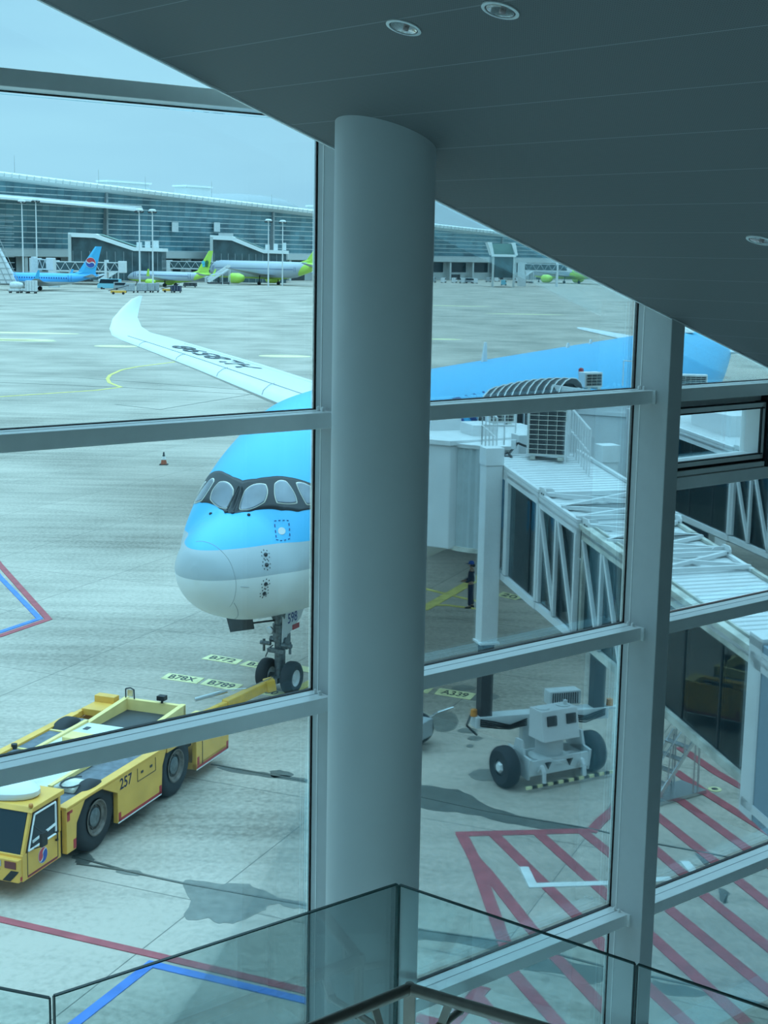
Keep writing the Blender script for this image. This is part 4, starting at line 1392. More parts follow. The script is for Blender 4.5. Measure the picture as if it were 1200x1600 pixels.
# ================================================================== JET BRIDGES
UX = Vector((.30384, -.95272, 0))
def bridge(origin, lab, floorf, rooff, wid, a0, sections, group=None):
    """sections: list of (a_start, a_end, inset, drop, style); style g glass only, t truss, s solid roof with braces"""
    th = thing('jet_bridge', lab, 'jet bridge', (origin[0], origin[1], 0), math.atan2(UX.y, UX.x), group)
    def P(a, y, h, top=False):
        return Vector((a, y, (rooff(a) if top else floorf(a)) + h))
    for (a, b, ins, drop, st_) in sections:
        y0, y1 = ins, wid - ins
        # roof
        rf = MB().hexa([P(a, y0 - .05, -.14 - drop, 1), P(b, y0 - .05, -.14 - drop, 1), P(b, y1 + .05, -.14 - drop, 1), P(a, y1 + .05, -.14 - drop, 1)],
                       [P(a, y0 - .05, -drop, 1), P(b, y0 - .05, -drop, 1), P(b, y1 + .05, -drop, 1), P(a, y1 + .05, -drop, 1)])
        n_r = int((b - a) / .19)
        for i_ in range(n_r):
            q = a + .1 + i_ * .19
            rf.hexa([P(q, y0 + .1, -drop, 1), P(q + .045, y0 + .1, -drop, 1), P(q + .045, y1 - .1, -drop, 1), P(q, y1 - .1, -drop, 1)],
                    [P(q + .01, y0 + .1, .022 - drop, 1), P(q + .035, y0 + .1, .022 - drop, 1), P(q + .035, y1 - .1, .022 - drop, 1), P(q + .01, y1 - .1, .022 - drop, 1)])
        ro = rf.build('roof', 'white', th)
        if 'x' in st_:
            xb = MB()
            q, k_ = a + .15, 0
            while q < b - .3:
                r = min(q + 1.0, b - .1)
                for aa, bb in (((q, y0), (r, y1)), ((q, y1), (r, y0)), ((q, y0), (q, y1)), ((r, y0), (r, y1))):
                    xb.bar(P(aa[0], aa[1], .09 - drop, 1), P(bb[0], bb[1], .09 - drop, 1), .075, .075)
                q = r
            xb.build('roof_brace', 'white', th)
        # floor and chords
        fb = MB().hexa([P(a, y0, -.12), P(b, y0, -.12), P(b, y1, -.12), P(a, y1, -.12)], [P(a, y0, .04), P(b, y0, .04), P(b, y1, .04), P(a, y1, .04)])
        fb.build('floor_deck', 'grey', th)
        ch = MB()
        for y_ in (y0, y1):
            ch.bar(P(a, y_, .0), P(b, y_, .0), .10, .15)
            ch.bar(P(a, y_, -.16 - drop, 1), P(b, y_, -.16 - drop, 1), .10, .17)
            ch.bar(P(a, y_, .045 - drop, 1), P(b, y_, .045 - drop, 1), .09, .07)
            for q in (a + .04, b - .04):
                ch.bar(P(q, y_, .1), P(q, y_, -.22 - drop, 1), .10, .08, (0, 1, 0))
        ch.build('frame', 'dirtywhite' if 'd' in st_ else 'white', th)
        if 't' in st_:
            tr = MB()
            np_ = max(1, round((b - a) / .95))
            w_ = (b - a) / np_
            for i_ in range(np_):
                q0, q1 = a + i_ * w_ + .06, a + (i_ + 1) * w_ - .04
                for y_ in (y0 - .03, y1 + .03):
                    tr.bar(P(q0, y_, -.24 - drop, 1), P(q1, y_, .10), .075, .075, (0, 1, 0))
                    tr.bar(P(q1, y_, -.24 - drop, 1), P(q1, y_, .10), .085, .075, (0, 1, 0))
            tr.build('truss', 'white', th)
        gl = MB()
        for y_ in (y0 + .06, y1 - .06):
            s_ = .012
            gl.hexa([P(a + .06, y_ - s_, .1), P(b - .06, y_ - s_, .1), P(b - .06, y_ + s_, .1), P(a + .06, y_ + s_, .1)],
                    [P(a + .06, y_ - s_, -.22 - drop, 1), P(b - .06, y_ - s_, -.22 - drop, 1), P(b - .06, y_ + s_, -.22 - drop, 1), P(a + .06, y_ + s_, -.22 - drop, 1)])
        gl.build('side_glazing', 'bridge_glass', th)
        if 'g' in st_:
            dv = MB()
            q = a + 1.25
            while q < b - .5:
                for y_ in (y0 + .04, y1 - .04):
                    dv.bar(P(q, y_, .1), P(q, y_, -.22 - drop, 1), .03, .03, (0, 1, 0))
                q += 1.3
            ir = MB()
            for y_ in (y0 + .16, y1 - .16):
                ir.bar(P(a + .1, y_, 1.0), P(b - .1, y_, 1.0), .05, .07)
            ir.build('inner_handrail', 'white', th)
            dv.build('mullion', 'darkmetal', th)
        # lifting lugs at the ends of a section
        if 'l' in st_:
            for y_ in (y0, y1):
                lg = MB()
                lg.prism([(-.13, 0), (.22, 0), (.22, .13), (.16, .19), (-.07, .19), (-.13, .13)], P(a + .05, y_ - .03, .03 - drop, 1), (1, 0, 0), (0, 0, 1), (0, .035, 0))
                lg.prism([(-.02, 0), (.30, 0), (.30, .10), (.24, .15), (.04, .15), (-.02, .10)], P(a + .02, y_, .03 - drop, 1), (0, 1 if y_ < 1 else -1, 0), (0, 0, 1), (.03, 0, 0))
                lo = lg.build('lug', 'white', th)
                bo = MB()
                for q in (.06, .16):
                    bo.lathe([(.02, -.05), (.02, -.035)], P(a + .05 + q, y_ + 0.0, .10 - drop, 1), (0, 1, 0), 8)
                bo.build('bolt', 'darkmetal', lo)
        if 'r' in st_:
            tk = MB().bar(P(a - .2, y0 - .02, .03 - drop, 1), P(b, y0 - .02, .03 - drop, 1), .17, .10)
            tk.bar(P(a - .2, y0 + .16, .05 - drop, 1), P(b, y0 + .16, .05 - drop, 1), .05, .08)
            tk.build('cable_track', 'dirtywhite', th)
            MB().lathe([(.09, -.08), (.11, -.05), (.11, .05), (.09, .08)], P(a + .1, y0 + .05, .0 - drop, 1), (0, 1, 0), 14).build('roller', 'dark', th)
    return th, P

f1 = lambda a: 4.93 - .118 * a
r1 = lambda a: 7.50 - .127 * a
B1 = (2.888, 34.19)
jb, P1 = bridge(B1, 'nearest white jet bridge with glazed trussed sides and two lift columns', f1, r1, 2.42, -2.4,
                [(-1.45, -.02, 0, 0, 'g'), (0, 1.84, 0, 0, 'g'), (1.84, 3.84, .03, .07, 'txl'), (3.86, 5.9, .14, .16, 'txldr'), (5.9, 7.0, .14, .16, 'txlr'), (7.0, 11.2, .14, .16, 'gdr'), (11.2, 15, -.25, -.1, 's')], 'jet bridges at the wide-body airliner')
# portal
pt = MB()
for y_ in (-.30, 2.6):
    pt.hexa([P1(11.15, y_, -.2), P1(11.55, y_, -.2), P1(11.55, y_ + .12, -.2), P1(11.15, y_ + .12, -.2)], [P1(11.15, y_, .35, 1), P1(11.55, y_, .35, 1), P1(11.55, y_ + .12, .35, 1), P1(11.15, y_ + .12, .35, 1)])
pt.hexa([P1(11.15, -.3, .2, 1), P1(11.55, -.3, .2, 1), P1(11.55, 2.7, .2, 1), P1(11.15, 2.7, .2, 1)], [P1(11.15, -.3, .4, 1), P1(11.55, -.3, .4, 1), P1(11.55, 2.7, .4, 1), P1(11.15, 2.7, .4, 1)])
pt.build('portal_frame', 'white', jb, bevel=.01)
ro_ = MB()
ro_.hexa([P1(11.55, -.28, -.2), P1(14, -.28, -.2), P1(14, 2.7, -.2), P1(11.55, 2.7, -.2)], [P1(11.55, -.28, .3, 1), P1(14, -.28, .3, 1), P1(14, 2.7, .3, 1), P1(11.55, 2.7, .3, 1)])
ro_.build('end_wall', 'panelblue', jb)
# lift columns and bogie
cols = []
for y_ in (-.28, 2.70):
    a_ = -.38
    lc = MB().box(a_ - .2, a_ + .2, y_ - .21, y_ + .21, 3.35, 7.62)
    lc.box(a_ - .22, a_ + .22, y_ - .23, y_ + .23, 7.60, 8.02)
    lc.box(a_ - .25, a_ + .25, y_ - .25, y_ + .25, 3.30, 3.36)
    lc.build('lift_column', 'white', jb, bevel=.012)
    box('lift_leg', 'darkmetal', jb, a_ - .15, a_ + .15, y_ - .15, y_ + .15, 1.35, 3.35)
bg_ = MB()
bg_.box(-.58, -.18, -.55, 2.95, 1.22, 1.5)
bg_.box(-.5, -.26, .7, 1.7, .55, 1.25)
bg_.build('bogie_beam', 'white2', jb, bevel=.015)
lc2 = MB()
def bl(v):
    """world point into the bridge frame"""
    d = Vector((v[0] - B1[0], v[1] - B1[1], 0))
    return Vector((d.dot(UX), d.dot(Vector((-UX.y, UX.x, 0))), v[2]))
wl0, wl1 = at(788, 1229, 0), at(922, 1203, 0)
q0, q1 = bl((wl0.x, wl0.y, .5)), bl((wl1.x, wl1.y, .5))
axd = (q1 - q0).normalized()
fwd_ = Vector((axd.y, -axd.x, 0))
if fwd_.x < 0: fwd_ = -fwd_
ctr = (q0 + q1) / 2
bo_ = MB()
bo_.bar(q0, q1, .14, .14)
bo_.bar(q0 + axd * .38 + fwd_ * .42 + Vector((0, 0, .0)), q1 - axd * .38 + fwd_ * .42, .08, .36)
bo_.bar(q0 + axd * .38 - fwd_ * .42, q1 - axd * .38 - fwd_ * .42, .08, .3)
for q in (q0 + axd * .40, q1 - axd * .40):
    bo_.bar(q - fwd_ * .46 + Vector((0, 0, .12)), q + fwd_ * .46 + Vector((0, 0, -.02)), .06, .52)
    bo_.prism([(-.3, .1), (.3, .1), (.12, .62), (-.12, .62)], q - axd * .03, fwd_, (0, 0, 1), axd * .06)
bo_.tube(ctr + Vector((0, 0, -.1)), ctr + Vector((0, 0, .85)), .34, n=28)
bo_.lathe([(.5, .42), (.5, .5), (.4, .55)], (ctr.x, ctr.y, .1), n=28)
bog = bo_.build('bogie_frame', 'white2', jb, smooth='auto')
hk = MB()
for t_ in (.56, -.62):
    b_0 = ctr + axd * t_ + fwd_ * .48
    hk.path([b_0 + Vector((0, 0, -.1)), b_0 + fwd_ * .12 + Vector((0, 0, .08)), b_0 + fwd_ * .2 - Vector((0, 0, .05)), b_0 + fwd_ * .22 - Vector((0, 0, .3))], .05, 8)
hk.build('tow_hook', 'white', bog)
dc = MB()
for t_ in (-.35, .28):
    c0 = ctr + axd * t_ + fwd_ * .462 + Vector((0, 0, .02))
    dc.prism([(-.1, .08), (.1, .08), (0, -.1)], c0, axd, (0, 0, 1), fwd_ * .006)
dc.build('warning_triangle', 'black', bog)
for q, s_ in ((q0, -1), (q1, 1)):
    t_, h_ = wheel_mb(q, .5, .36, axd, 36, .42)
    w_ = t_.build('bogie_wheel', 'dark', jb, smooth='auto')
    MB().lathe([(.14, .0), (.14, .16), (.10, .2), (0, .2)], q, axd * s_, 6, cap=False).build('wheel_hub', 'white', w_)
    MB().lathe([(.22, -.17), (.22, .11), (.12, .14), (.0, .14)], q, axd * s_, 24, cap=False).build('wheel_rim', 'darkmetal', w_, smooth='auto')
sb = MB()
n_s = 22
sa, sb_ = q0 + fwd_ * .62 + Vector((0, 0, -.38)) + axd * .2, q1 + fwd_ * .62 + Vector((0, 0, -.38)) + axd * 1.0
ys_ = MB()
for i_ in range(n_s):
    p_, r_ = sa + (sb_ - sa) * (i_ / n_s), sa + (sb_ - sa) * ((i_ + 1) / n_s)
    ys_.bar(p_, r_, .05, .07)
bar_ = ys_.build('striped_safety_bar', 'lineyellow2', bog)
bar_.data.materials.append(M['black'])
for i_, pl in enumerate(bar_.data.polygons):
    pl.material_index = (i_ // 6) % 2
# control box with two dark windows
cbx = MB()
cc_ = ctr + fwd_ * .2
def CB(u, v, z): return Vector((cc_.x, cc_.y, 0)) + axd * u + fwd_ * v + Vector((0, 0, z))
cbx.hexa([CB(-.55, -.3, 1.12), CB(.5, -.3, 1.12), CB(.5, .34, 1.12), CB(-.55, .34, 1.12)], [CB(-.55, -.3, 1.84), CB(.5, -.3, 1.84), CB(.5, .2, 1.84), CB(-.55, .2, 1.84)])
cbo = cbx.build('control_box', 'white', jb, bevel=.015)
for u in (-.28, .28):
    p_ = [CB(u - .14, .255, 1.48), CB(u + .14, .255, 1.48), CB(u + .14, .225, 1.72), CB(u - .14, .225, 1.72)]
    MB().hexa([q - fwd_ * .03 for q in p_], [q + fwd_ * .04 for q in p_]).build('box_window', 'darkmetal', cbo, bevel=.015)
cbd = MB()
for i_ in range(12):
    for s_ in (0, 1):
        pass
for u in (-.35, .25):
    cbd.lathe([(.17, 0), (.17, .03), (0, .03)], CB(u, -.05, 1.84), n=20)
cbd.lathe([(.05, 0), (.05, .12), (0, .14)], CB(.28, .0, 1.86), n=10)
cbd.build('round_cap', 'white2', cbo)
m_ = MB().box(-1.0, -.62, 1.55, 2.4, 1.5, 1.86)
mo = m_.build('drive_motor', 'white2', jb, bevel=.03)
mf = MB()
for i_ in range(12):
    mf.box(-.62, -.6, 1.62 + i_ * .06, 1.645 + i_ * .06, 1.54, 1.82)
mf.build('cooling_fins', 'darkmetal', mo)
cbk = MB()
for k_ in range(4):
    z_ = 1.40 - k_ * .05
    cbk.path([Vector((-.17, -.45, z_ + .05)), Vector((-.13, -.1, z_ - .02)), Vector((-.12, .3, z_ - .13 + .02 * k_)), Vector((-.13, .75, z_))], .018, 6)
    cbk.path([Vector((-.17, 1.9, z_)), Vector((-.13, 2.3, z_ - .06)), Vector((-.17, 2.85, z_ + .08))], .018, 6)
cbk.path([Vector((-.4, -.6, 1.55)), Vector((-.3, -.75, 1.3)), Vector((-.25, -.5, 1.05))], .03, 6)
cbk.build('cable', 'black', bog)
for y_ in (-.55, 3.05):
    MB().lathe([(.09, 0), (.09, .05), (.085, .06), (.08, .16), (.0, .19)], (-.36, y_, 1.5), n=16, cap=False).build('amber_beacon', 'orange', jb, smooth='auto')
    if y_ > 0: MB().box(-.5, -.2, 2.9, 3.2, 1.44, 1.5).build('beacon_shelf', 'white2', jb)

def cab_building(parent, poly, z0, z1, name='cab_body', m='white'):
    """walls with a slightly wider roof slab; poly in the parent frame"""
    c = MB()
    n = len(poly)
    c.add([(x, y, z0) for x, y in poly] + [(x, y, z1) for x, y in poly], [(i, (i + 1) % n, n + (i + 1) % n, n + i) for i in range(n)] + [tuple(reversed(range(n))), tuple(range(n, 2 * n))])
    o = c.build(name, m, parent, bevel=.03)
    cx, cy = sum(p[0] for p in poly) / n, sum(p[1] for p in poly) / n
    q = [(cx + (x - cx) * 1.03, cy + (y - cy) * 1.03) for x, y in poly]
    r = MB().add([(x, y, z1) for x, y in q] + [(x, y, z1 + .12) for x, y in q], [(i, (i + 1) % n, n + (i + 1) % n, n + i) for i in range(n)] + [tuple(reversed(range(n))), tuple(range(n, 2 * n))])
    r.build('cab_roof', 'white', parent)
    return o

def rotunda(parent, cx, cy, r, z0, z1):
    n = 84
    v, f = [], []
    for z in (z0, z1):
        for i in range(n):
            rr = r + (.03 if i % 2 else -.02)
            v.append((cx + rr * cos(2 * PI * i / n), cy + rr * sin(2 * PI * i / n), z))
    f = [(i, (i + 1) % n, n + (i + 1) % n, n + i) for i in range(n)] + [tuple(reversed(range(n))), tuple(range(n, 2 * n))]
    o = MB().add(v, f).build('corrugated_shutter', 'shutter', parent)
    MB().lathe([(r + .05, z1), (r + .07, z1 + .1), (0, z1 + .12)], (cx, cy, 0), n=48).build('rotunda_roof', 'white', o)
    k = MB().lathe([(r - .1, z0 - .14), (r + .08, z0 - .12), (r + .08, z0)], (cx, cy, 0), n=48)
    k.build('base_ring', 'dirtywhite', o)
    return o

c1 = [bl((x, y, 0)) for x, y in ((1.72, 38.7), (-.6, 40.1), (.9, 43.4), (3.9, 43.2), (4.7, 40.6))]
cab_building(jb, [(p.x, p.y) for p in c1], 4.72, 7.5)
r_ = bl((2.95, 39.75, 0))
rotunda(jb, r_.x, r_.y, 1.38, 4.8, 7.45)

def ac_unit(loc, rz, w, d, h, lab, cat='air conditioner', group='outdoor air conditioning units on the bridges'):
    t = thing('air_conditioning_unit', lab, cat, loc, rz, group)
    box('casing', 'white', t, -w / 2, w / 2, -d / 2, d / 2, .08, h, bevel=.012)
    box('foot', 'dirtywhite', t, -w / 2 + .1, -w / 2 + .22, -d / 2 - .05, d / 2 + .05, 0, .08)
    box('foot', 'dirtywhite', t, w / 2 - .22, w / 2 - .1, -d / 2 - .05, d / 2 + .05, 0, .08)
    gr = box('grille', 'darkmetal', t, -w / 2 + .06, w / 2 - .05, -d / 2 - .012, -d / 2, .14, h - .06)
    g = MB()
    nx, nz = max(3, int(w / .2)), max(3, int(h / .125))
    for i in range(nx + 1):
        x = -w / 2 + .06 + (w - .11) * i / nx
        g.tube((x, -d / 2 - .03, .14), (x, -d / 2 - .03, h - .06), .007, n=5)
    for i in range(nz + 1):
        z = .14 + (h - .2) * i / nz
        g.tube((-w / 2 + .06, -d / 2 - .03, z), (w / 2 - .05, -d / 2 - .03, z), .007, n=5)
    g.build('wire_guard', 'chrome_pale', gr)
    if h > .9:
        MB().path([(-w / 2, 0, .25), (-w / 2 - .25, -.05, .35), (-w / 2 - .45, -.1, .08), (-w / 2 - .35, -.25, .02), (-w / 2 - .6, -.2, .03), (-w / 2 - .5, 0, .1)], .03, 6).build('cable', 'black', t)
        MB().box(-w / 2 - .4, -w / 2 - .28, -.12, .02, .2, .42).build('junction_box', 'white2', t)
    return t

zr1 = r1(-1) + .0
ac_unit((3.93, 35.45, 7.64), R(-14), .98, .55, 1.36, 'tall dark-grilled air conditioning unit on the nearest bridge roof')
def rail_obj(parent, pts, h, name='safety_railing', m='white', mid=2, post=.3):
    r = MB()
    for lev in [h * (i + 1) / (mid + 1) for i in range(mid + 1)]:
        r.path([p + Vector((0, 0, lev)) for p in pts], .022, 6)
    for a, b in zip(pts[:-1], pts[1:]):
        n = max(1, round((b - a).length / post))
        for i in range(n + 1):
            p = a + (b - a) * (i / n)
            r.tube(p, p + Vector((0, 0, h)), .022, n=6)
    return r.build(name, m, parent)
rail_obj(jb, [P1(-1.1, .12, 0, 1), P1(-2.4, .25, 0, 1), P1(-2.3, 1.1, 0, 1)], .98, mid=1)
rail_obj(jb, [P1(-2.2, 2.40, 0, 1), P1(.7, 1.72, 0, 1)], 1.1, mid=1)
rail_obj(jb, [P1(-2.4, 2.0, 0, 1), P1(-.4, 1.6, 0, 1)], 1.0, mid=2, post=.45)
bx_ = MB()
for (x, y), (w_, d_), h_ in (((3.45, 36.6), (.5, .5), .45), ((2.55, 40.4), (1.0, .7), .28), ((1.55, 41.5), (.9, .9), .35)):
    c_ = bl((x, y, 0))
    bx_.box(c_.x - w_ / 2, c_.x + w_ / 2, c_.y - d_ / 2, c_.y + d_ / 2, 7.5, 7.64 + h_)
bx_.build('roof_box', 'white', jb, bevel=.015)
ac_unit((3.3, 42.6, 7.62), R(10), .8, .4, .55, 'small air conditioning unit on the cab roof just right of the column')
bx_ = MB().box(-1.35, -.85, 1.0, 1.5, 7.6, 7.95)

# ---- second bridge
f2 = lambda a: 5.0 - .05 * a
r2 = lambda a: 7.5 - .06 * a
B2 = (8.64, 43.2)
jb2, P2 = bridge(B2, 'farther white jet bridge reaching a mid-fuselage door of the airliner', f2, r2, 2.5, -4,
                 [(-4.5, 3.0, 0, 0, 'g'), (3.0, 5.0, .05, .08, 'txl'), (5.0, 8.8, .12, .12, 'txl'), (8.8, 14, .12, .12, 'tx')], 'jet bridges at the wide-body airliner')
def al(x, y, z=0):
    """aircraft frame to world"""
    return nose + AX * x + LA * y + Vector((0, 0, z))
def bl2(v):
    d = Vector((v.x - B2[0], v.y - B2[1], 0))
    return Vector((d.dot(UX), d.dot(Vector((-UX.y, UX.x, 0))), v.z))
c2 = [bl2(al(*q)) for q in ((13.3, -5.2), (17.3, -5.2), (17.3, -8.6), (13.0, -8.6))]
cab_building(jb2, [(p.x, p.y) for p in c2], 4.9, 7.6)
# angled parapet
pp = MB()
pq = [bl2(al(*q, 7.72)) for q in ((13.2, -5.1), (13.1, -8.6), (15.2, -9.2))]
for a, b, h0, h1 in ((pq[0], pq[1], .75, .45), (pq[1], pq[2], .45, .1)):
    d = (b - a).normalized(); s_ = Vector((-d.y, d.x, 0)) * .03
    pp.hexa([a - s_, b - s_, b + s_, a + s_], [a - s_ + Vector((0, 0, h0)), b - s_ + Vector((0, 0, h1)), b + s_ + Vector((0, 0, h1)), a + s_ + Vector((0, 0, h0))])
for i_ in range(5):
    a = pq[0] + (pq[1] - pq[0]) * (i_ / 4)
    pp.bar(a, a + Vector((0, 0, .7)), .06, .06)
pp.build('parapet', 'white', jb2)
r_ = bl2(Vector((7.7, 48.6, 0)))
rotunda(jb2, r_.x, r_.y, 1.35, 4.95, 7.5)
# bellows canopy against the fuselage
NR = 11
hoops = []
for i_ in range(NR):
    t = i_ / (NR - 1)
    lat = -5.4 + 2.5 * t
    s0_, s1_ = 12.7 - .2 * t, 15.7
    top_ = 8.62 - .40 * t * t
    cb_z = 4.9
    pts = []
    for q in range(5): pts.append((s0_, cb_z + (top_ - .9 - cb_z) * q / 5))
    for q in range(9):
        an = PI - PI * q / 8
        pts.append(((s0_ + s1_) / 2 + (s1_ - s0_) / 2 * cos(an), top_ - .9 + .9 * sin(an) ** .8 if sin(an) > 0 else top_ - .9))
    for q in range(5): pts.append((s1_, top_ - .9 - (top_ - .9 - cb_z) * q / 5))
    hoops.append([bl2(al(s_, lat, z_)) for s_, z_ in pts])
v, f = [], []
alt = []
for i_ in range(NR):
    alt.append(hoops[i_])
    if i_ < NR - 1:
        alt.append([(a + b) / 2 - Vector((0, 0, .0)) + ((sum(hoops[i_], Vector()) / len(hoops[i_])) - (a + b) / 2) * .09 for a, b in zip(hoops[i_], hoops[i_ + 1])])
nn = len(alt[0])
for h in alt: v += h
for j in range(len(alt) - 1):
    for i_ in range(nn - 1):
        f.append((j * nn + i_, j * nn + i_ + 1, (j + 1) * nn + i_ + 1, (j + 1) * nn + i_))
cn_ = MB().add(v, f).build('bellows_canopy', 'canopy', jb2)
so = cn_.modifiers.new('s', 'SOLIDIFY'); so.thickness = .03
hp = MB()
for h in hoops: hp.path(h, .022, 5)
hp.build('canopy_rib', 'white2', cn_)
for px_, py_, z_, lab in ((867, 597, 8.15, 0), (908, 581, 8.2, 0)):
    p_ = at(px_, py_ + 4, z_)
    q = bl2(Vector((p_.x, p_.y, z_)))
    bk = MB().tube((q.x, q.y, 7.7), (q.x, q.y, z_ - .05), .03, n=8).build('beacon_post', 'darkmetal', jb2)
    MB().lathe([(.09, 0), (.10, .1), (.09, .26), (0, .3)], (q.x, q.y, z_ - .05), n=14, cap=False).build('beacon', 'red', bk, smooth='auto')
p_ = at(922, 608, 7.74)
ac_unit((p_.x, p_.y, 7.74), R(25), .75, .45, .62, 'small air conditioning unit on the far bridge cab beside a red beacon')
rail_obj(jb2, [bl2(at(973, 603, 7.7)) + Vector((0, 0, 0)), bl2(at(973, 603, 7.7)) + Vector((1.2, .7, 0))], .95, mid=0, post=.45)
p_ = at(1082, 603, 7.6)
ac_unit((p_.x, p_.y, 7.55), R(-8), 1.1, .5, .5, 'wide air conditioning unit behind the right-hand bay above the vent window')
rail_obj(jb2, [P2(-1.2, 2.3, 0, 1), P2(2.2, 2.3, 0, 1)], .9, mid=0, post=.8)
bx_ = MB()
p_ = bl2(at(1152, 668, 7.6))
bx_.box(p_.x - 1.4, p_.x + .9, .9, 2.3, 7.2, 8.05)
bx_.build('roof_box', 'white', jb2, bevel=.02)
for px_, py_ in ((1104, 662), (1069, 648)):
    p_ = bl2(at(px_, py_, 7.4))
    MB().box(p_.x - .1, p_.x + .1, p_.y - .25, p_.y + .25, 7.3, 7.62).build('roof_vent', 'darkmetal', jb2)
for y_ in (-.28, 2.78):
    a_ = -2.3
    lc = MB().box(a_ - .2, a_ + .2, y_ - .21, y_ + .21, 3.35, 7.4)
    lc.box(a_ - .22, a_ + .22, y_ - .23, y_ + .23, 7.38, 7.9)
    lc.build('lift_column', 'white', jb2, bevel=.012)
    box('lift_leg', 'darkmetal', jb2, a_ - .15, a_ + .15, y_ - .15, y_ + .15, .9, 3.35)
    t_, h_ = wheel_mb((a_, y_, .5), .5, .36, (0, 1, 0), 24, .42)
    w_ = t_.build('bogie_wheel', 'dark', jb2, smooth='auto')
box('bogie_beam', 'white2', jb2, -2.5, -2.1, -.4, 2.9, .7, 1.0)
# pedestals at the terminal end of both bridges
MB().tube((13.5, 1.2, 0), (13.5, 1.2, 3.2), .5, n=24).build('pedestal', 'white2', jb)
MB().tube((13.2, 1.2, 0), (13.2, 1.2, 4.3), .5, n=24).build('pedestal', 'white2', jb2)

# ---- service stair behind the right-hand mullion
sp = at(1042, 1244)
st_ = thing('service_stair', 'small silver service stair with handrails on the apron behind the right mullion', 'stair', sp, R(35))
m_ = MB()
for i_ in range(5):
    m_.box(-.7 + i_ * .22, -.7 + i_ * .22 + .2, -.35, .35, .18 + i_ * .26, .21 + i_ * .26)
m_.box(-.85, .9, -.4, .4, 0.02, .10)
for y_ in (-.35, .35):
    m_.bar((-.75, y_, .1), (.5, y_, 1.45), .04, .1)
    m_.bar((.5, y_, .05), (.5, y_, 1.45), .04, .04)
m_.build('steps', 'chrome', st_)
m_ = MB()
for y_ in (-.38, .38):
    m_.path([Vector((-.8, y_, .15)), Vector((-.85, y_, .9)), Vector((-.6, y_, 1.15)), Vector((.4, y_, 2.1)), Vector((.6, y_, 2.1)), Vector((.62, y_, .1))], .025, 8)
    m_.path([Vector((-.4, y_, .6)), Vector((-.35, y_, 1.35))], .02, 6)
    m_.path([Vector((.1, y_, 1.1)), Vector((.1, y_, 1.8))], .02, 6)
m_.build('handrail', 'chrome', st_)

# ---- ground power cart partly behind the column
gp_ = at(652, 1162)
gc_ = thing('cable_reel_cart', 'dark wheeled cart partly hidden behind the column', 'cart', gp_, R(60))
t_, h_ = wheel_mb((0, 0, .42), .42, .2, (.8, .6, 0), 28, .6)
t_.build('wheel', 'dark', gc_, smooth='auto'); h_.build('wheel_hub', 'grey', gc_, smooth='auto')
MB().box(-.9, -.1, -.5, .3, .35, .8).build('cart_body', 'grey', gc_, bevel=.02)
MB().path([Vector((0, 0, .5)), Vector((.5, -.3, .75)), Vector((1.0, -.5, .8))], .025, 6).build('handle', 'chrome', gc_)

# ================================================================== GROUND CREW MEMBER
pp0 = at(735, 950)
person = thing('person', 'ground crew person in dark navy uniform and blue cap standing on the apron facing left', 'person', pp0, R(175))
def skin_mesh(name, verts, edges, rad, m, parent, root=0, sub=2):
    me = bpy.data.meshes.new(name)
    me.from_pydata([Vector(v) for v in verts], edges, [])
    o = bpy.data.objects.new(name, me)
    COL.objects.link(o)
    md = o.modifiers.new('skin', 'SKIN')
    for i, r in enumerate(rad):
        sv = me.skin_vertices[0].data[i]
        sv.radius = (r, r) if not isinstance(r, tuple) else r
    me.skin_vertices[0].data[root].use_root = True
    md.use_smooth_shade = True
    s = o.modifiers.new('sub', 'SUBSURF')
    s.levels = s.render_levels = sub
    me.materials.append(M[m])
    o.parent = parent
    return o
# local frame: +x is the facing direction, y to the figure's left
H_ = 1.66
bv = [(0, 0, .90), (0, 0, 1.08), (-.01, 0, 1.27), (-.01, 0, 1.40), (0.0, 0, 1.47), (.015, 0, 1.55), (.02, 0, 1.62)]
be = [(0, 1), (1, 2), (2, 3), (3, 4), (4, 5), (5, 6)]
br = [(.11, .14), (.10, .13), (.115, .155), (.08, .12), .05, (.095, .075), (.085, .07)]
for sg in (-1, 1):
    k0 = len(bv)
    bv += [(-.01, .17 * sg, 1.37), (-.03, .235 * sg, 1.12), (.13, .20 * sg, .99), (.24, .10 * sg, .98)]
    br += [.06, .047, .036, .030]
    be += [(3, k0), (k0, k0 + 1), (k0 + 1, k0 + 2), (k0 + 2, k0 + 3)]
    hk0 = len(bv)
    for j in range(4):
        bv += [(.30, .10 * sg + (-.028 + .018 * j) , .985 - .003 * j), (.345, .10 * sg + (-.03 + .018 * j) - .01 * sg, .965), (.355, .10 * sg + (-.03 + .018 * j) - .012 * sg, .94)]
        br += [.0095, .009, .008]
        be += [(k0 + 3, len(bv) - 3), (len(bv) - 3, len(bv) - 2), (len(bv) - 2, len(bv) - 1)]
    bv += [(.27, .10 * sg - .045 * sg, 1.0), (.30, .10 * sg - .055 * sg, .985)]
    br += [.011, .009]
    be += [(k0 + 3, len(bv) - 2), (len(bv) - 2, len(bv) - 1)]
    k1 = len(bv)
    bv += [(0, .09 * sg, .82), (.02 * sg, .10 * sg, .46), (-.02 + .05 * sg, .105 * sg, .09), (.07 + .05 * sg, .115 * sg, .04)]
    br += [.095, .06, .042, .035]
    be += [(0, k1), (k1, k1 + 1), (k1 + 1, k1 + 2), (k1 + 2, k1 + 3)]
bodyo = skin_mesh('body', bv, be, br, 'skin', person)
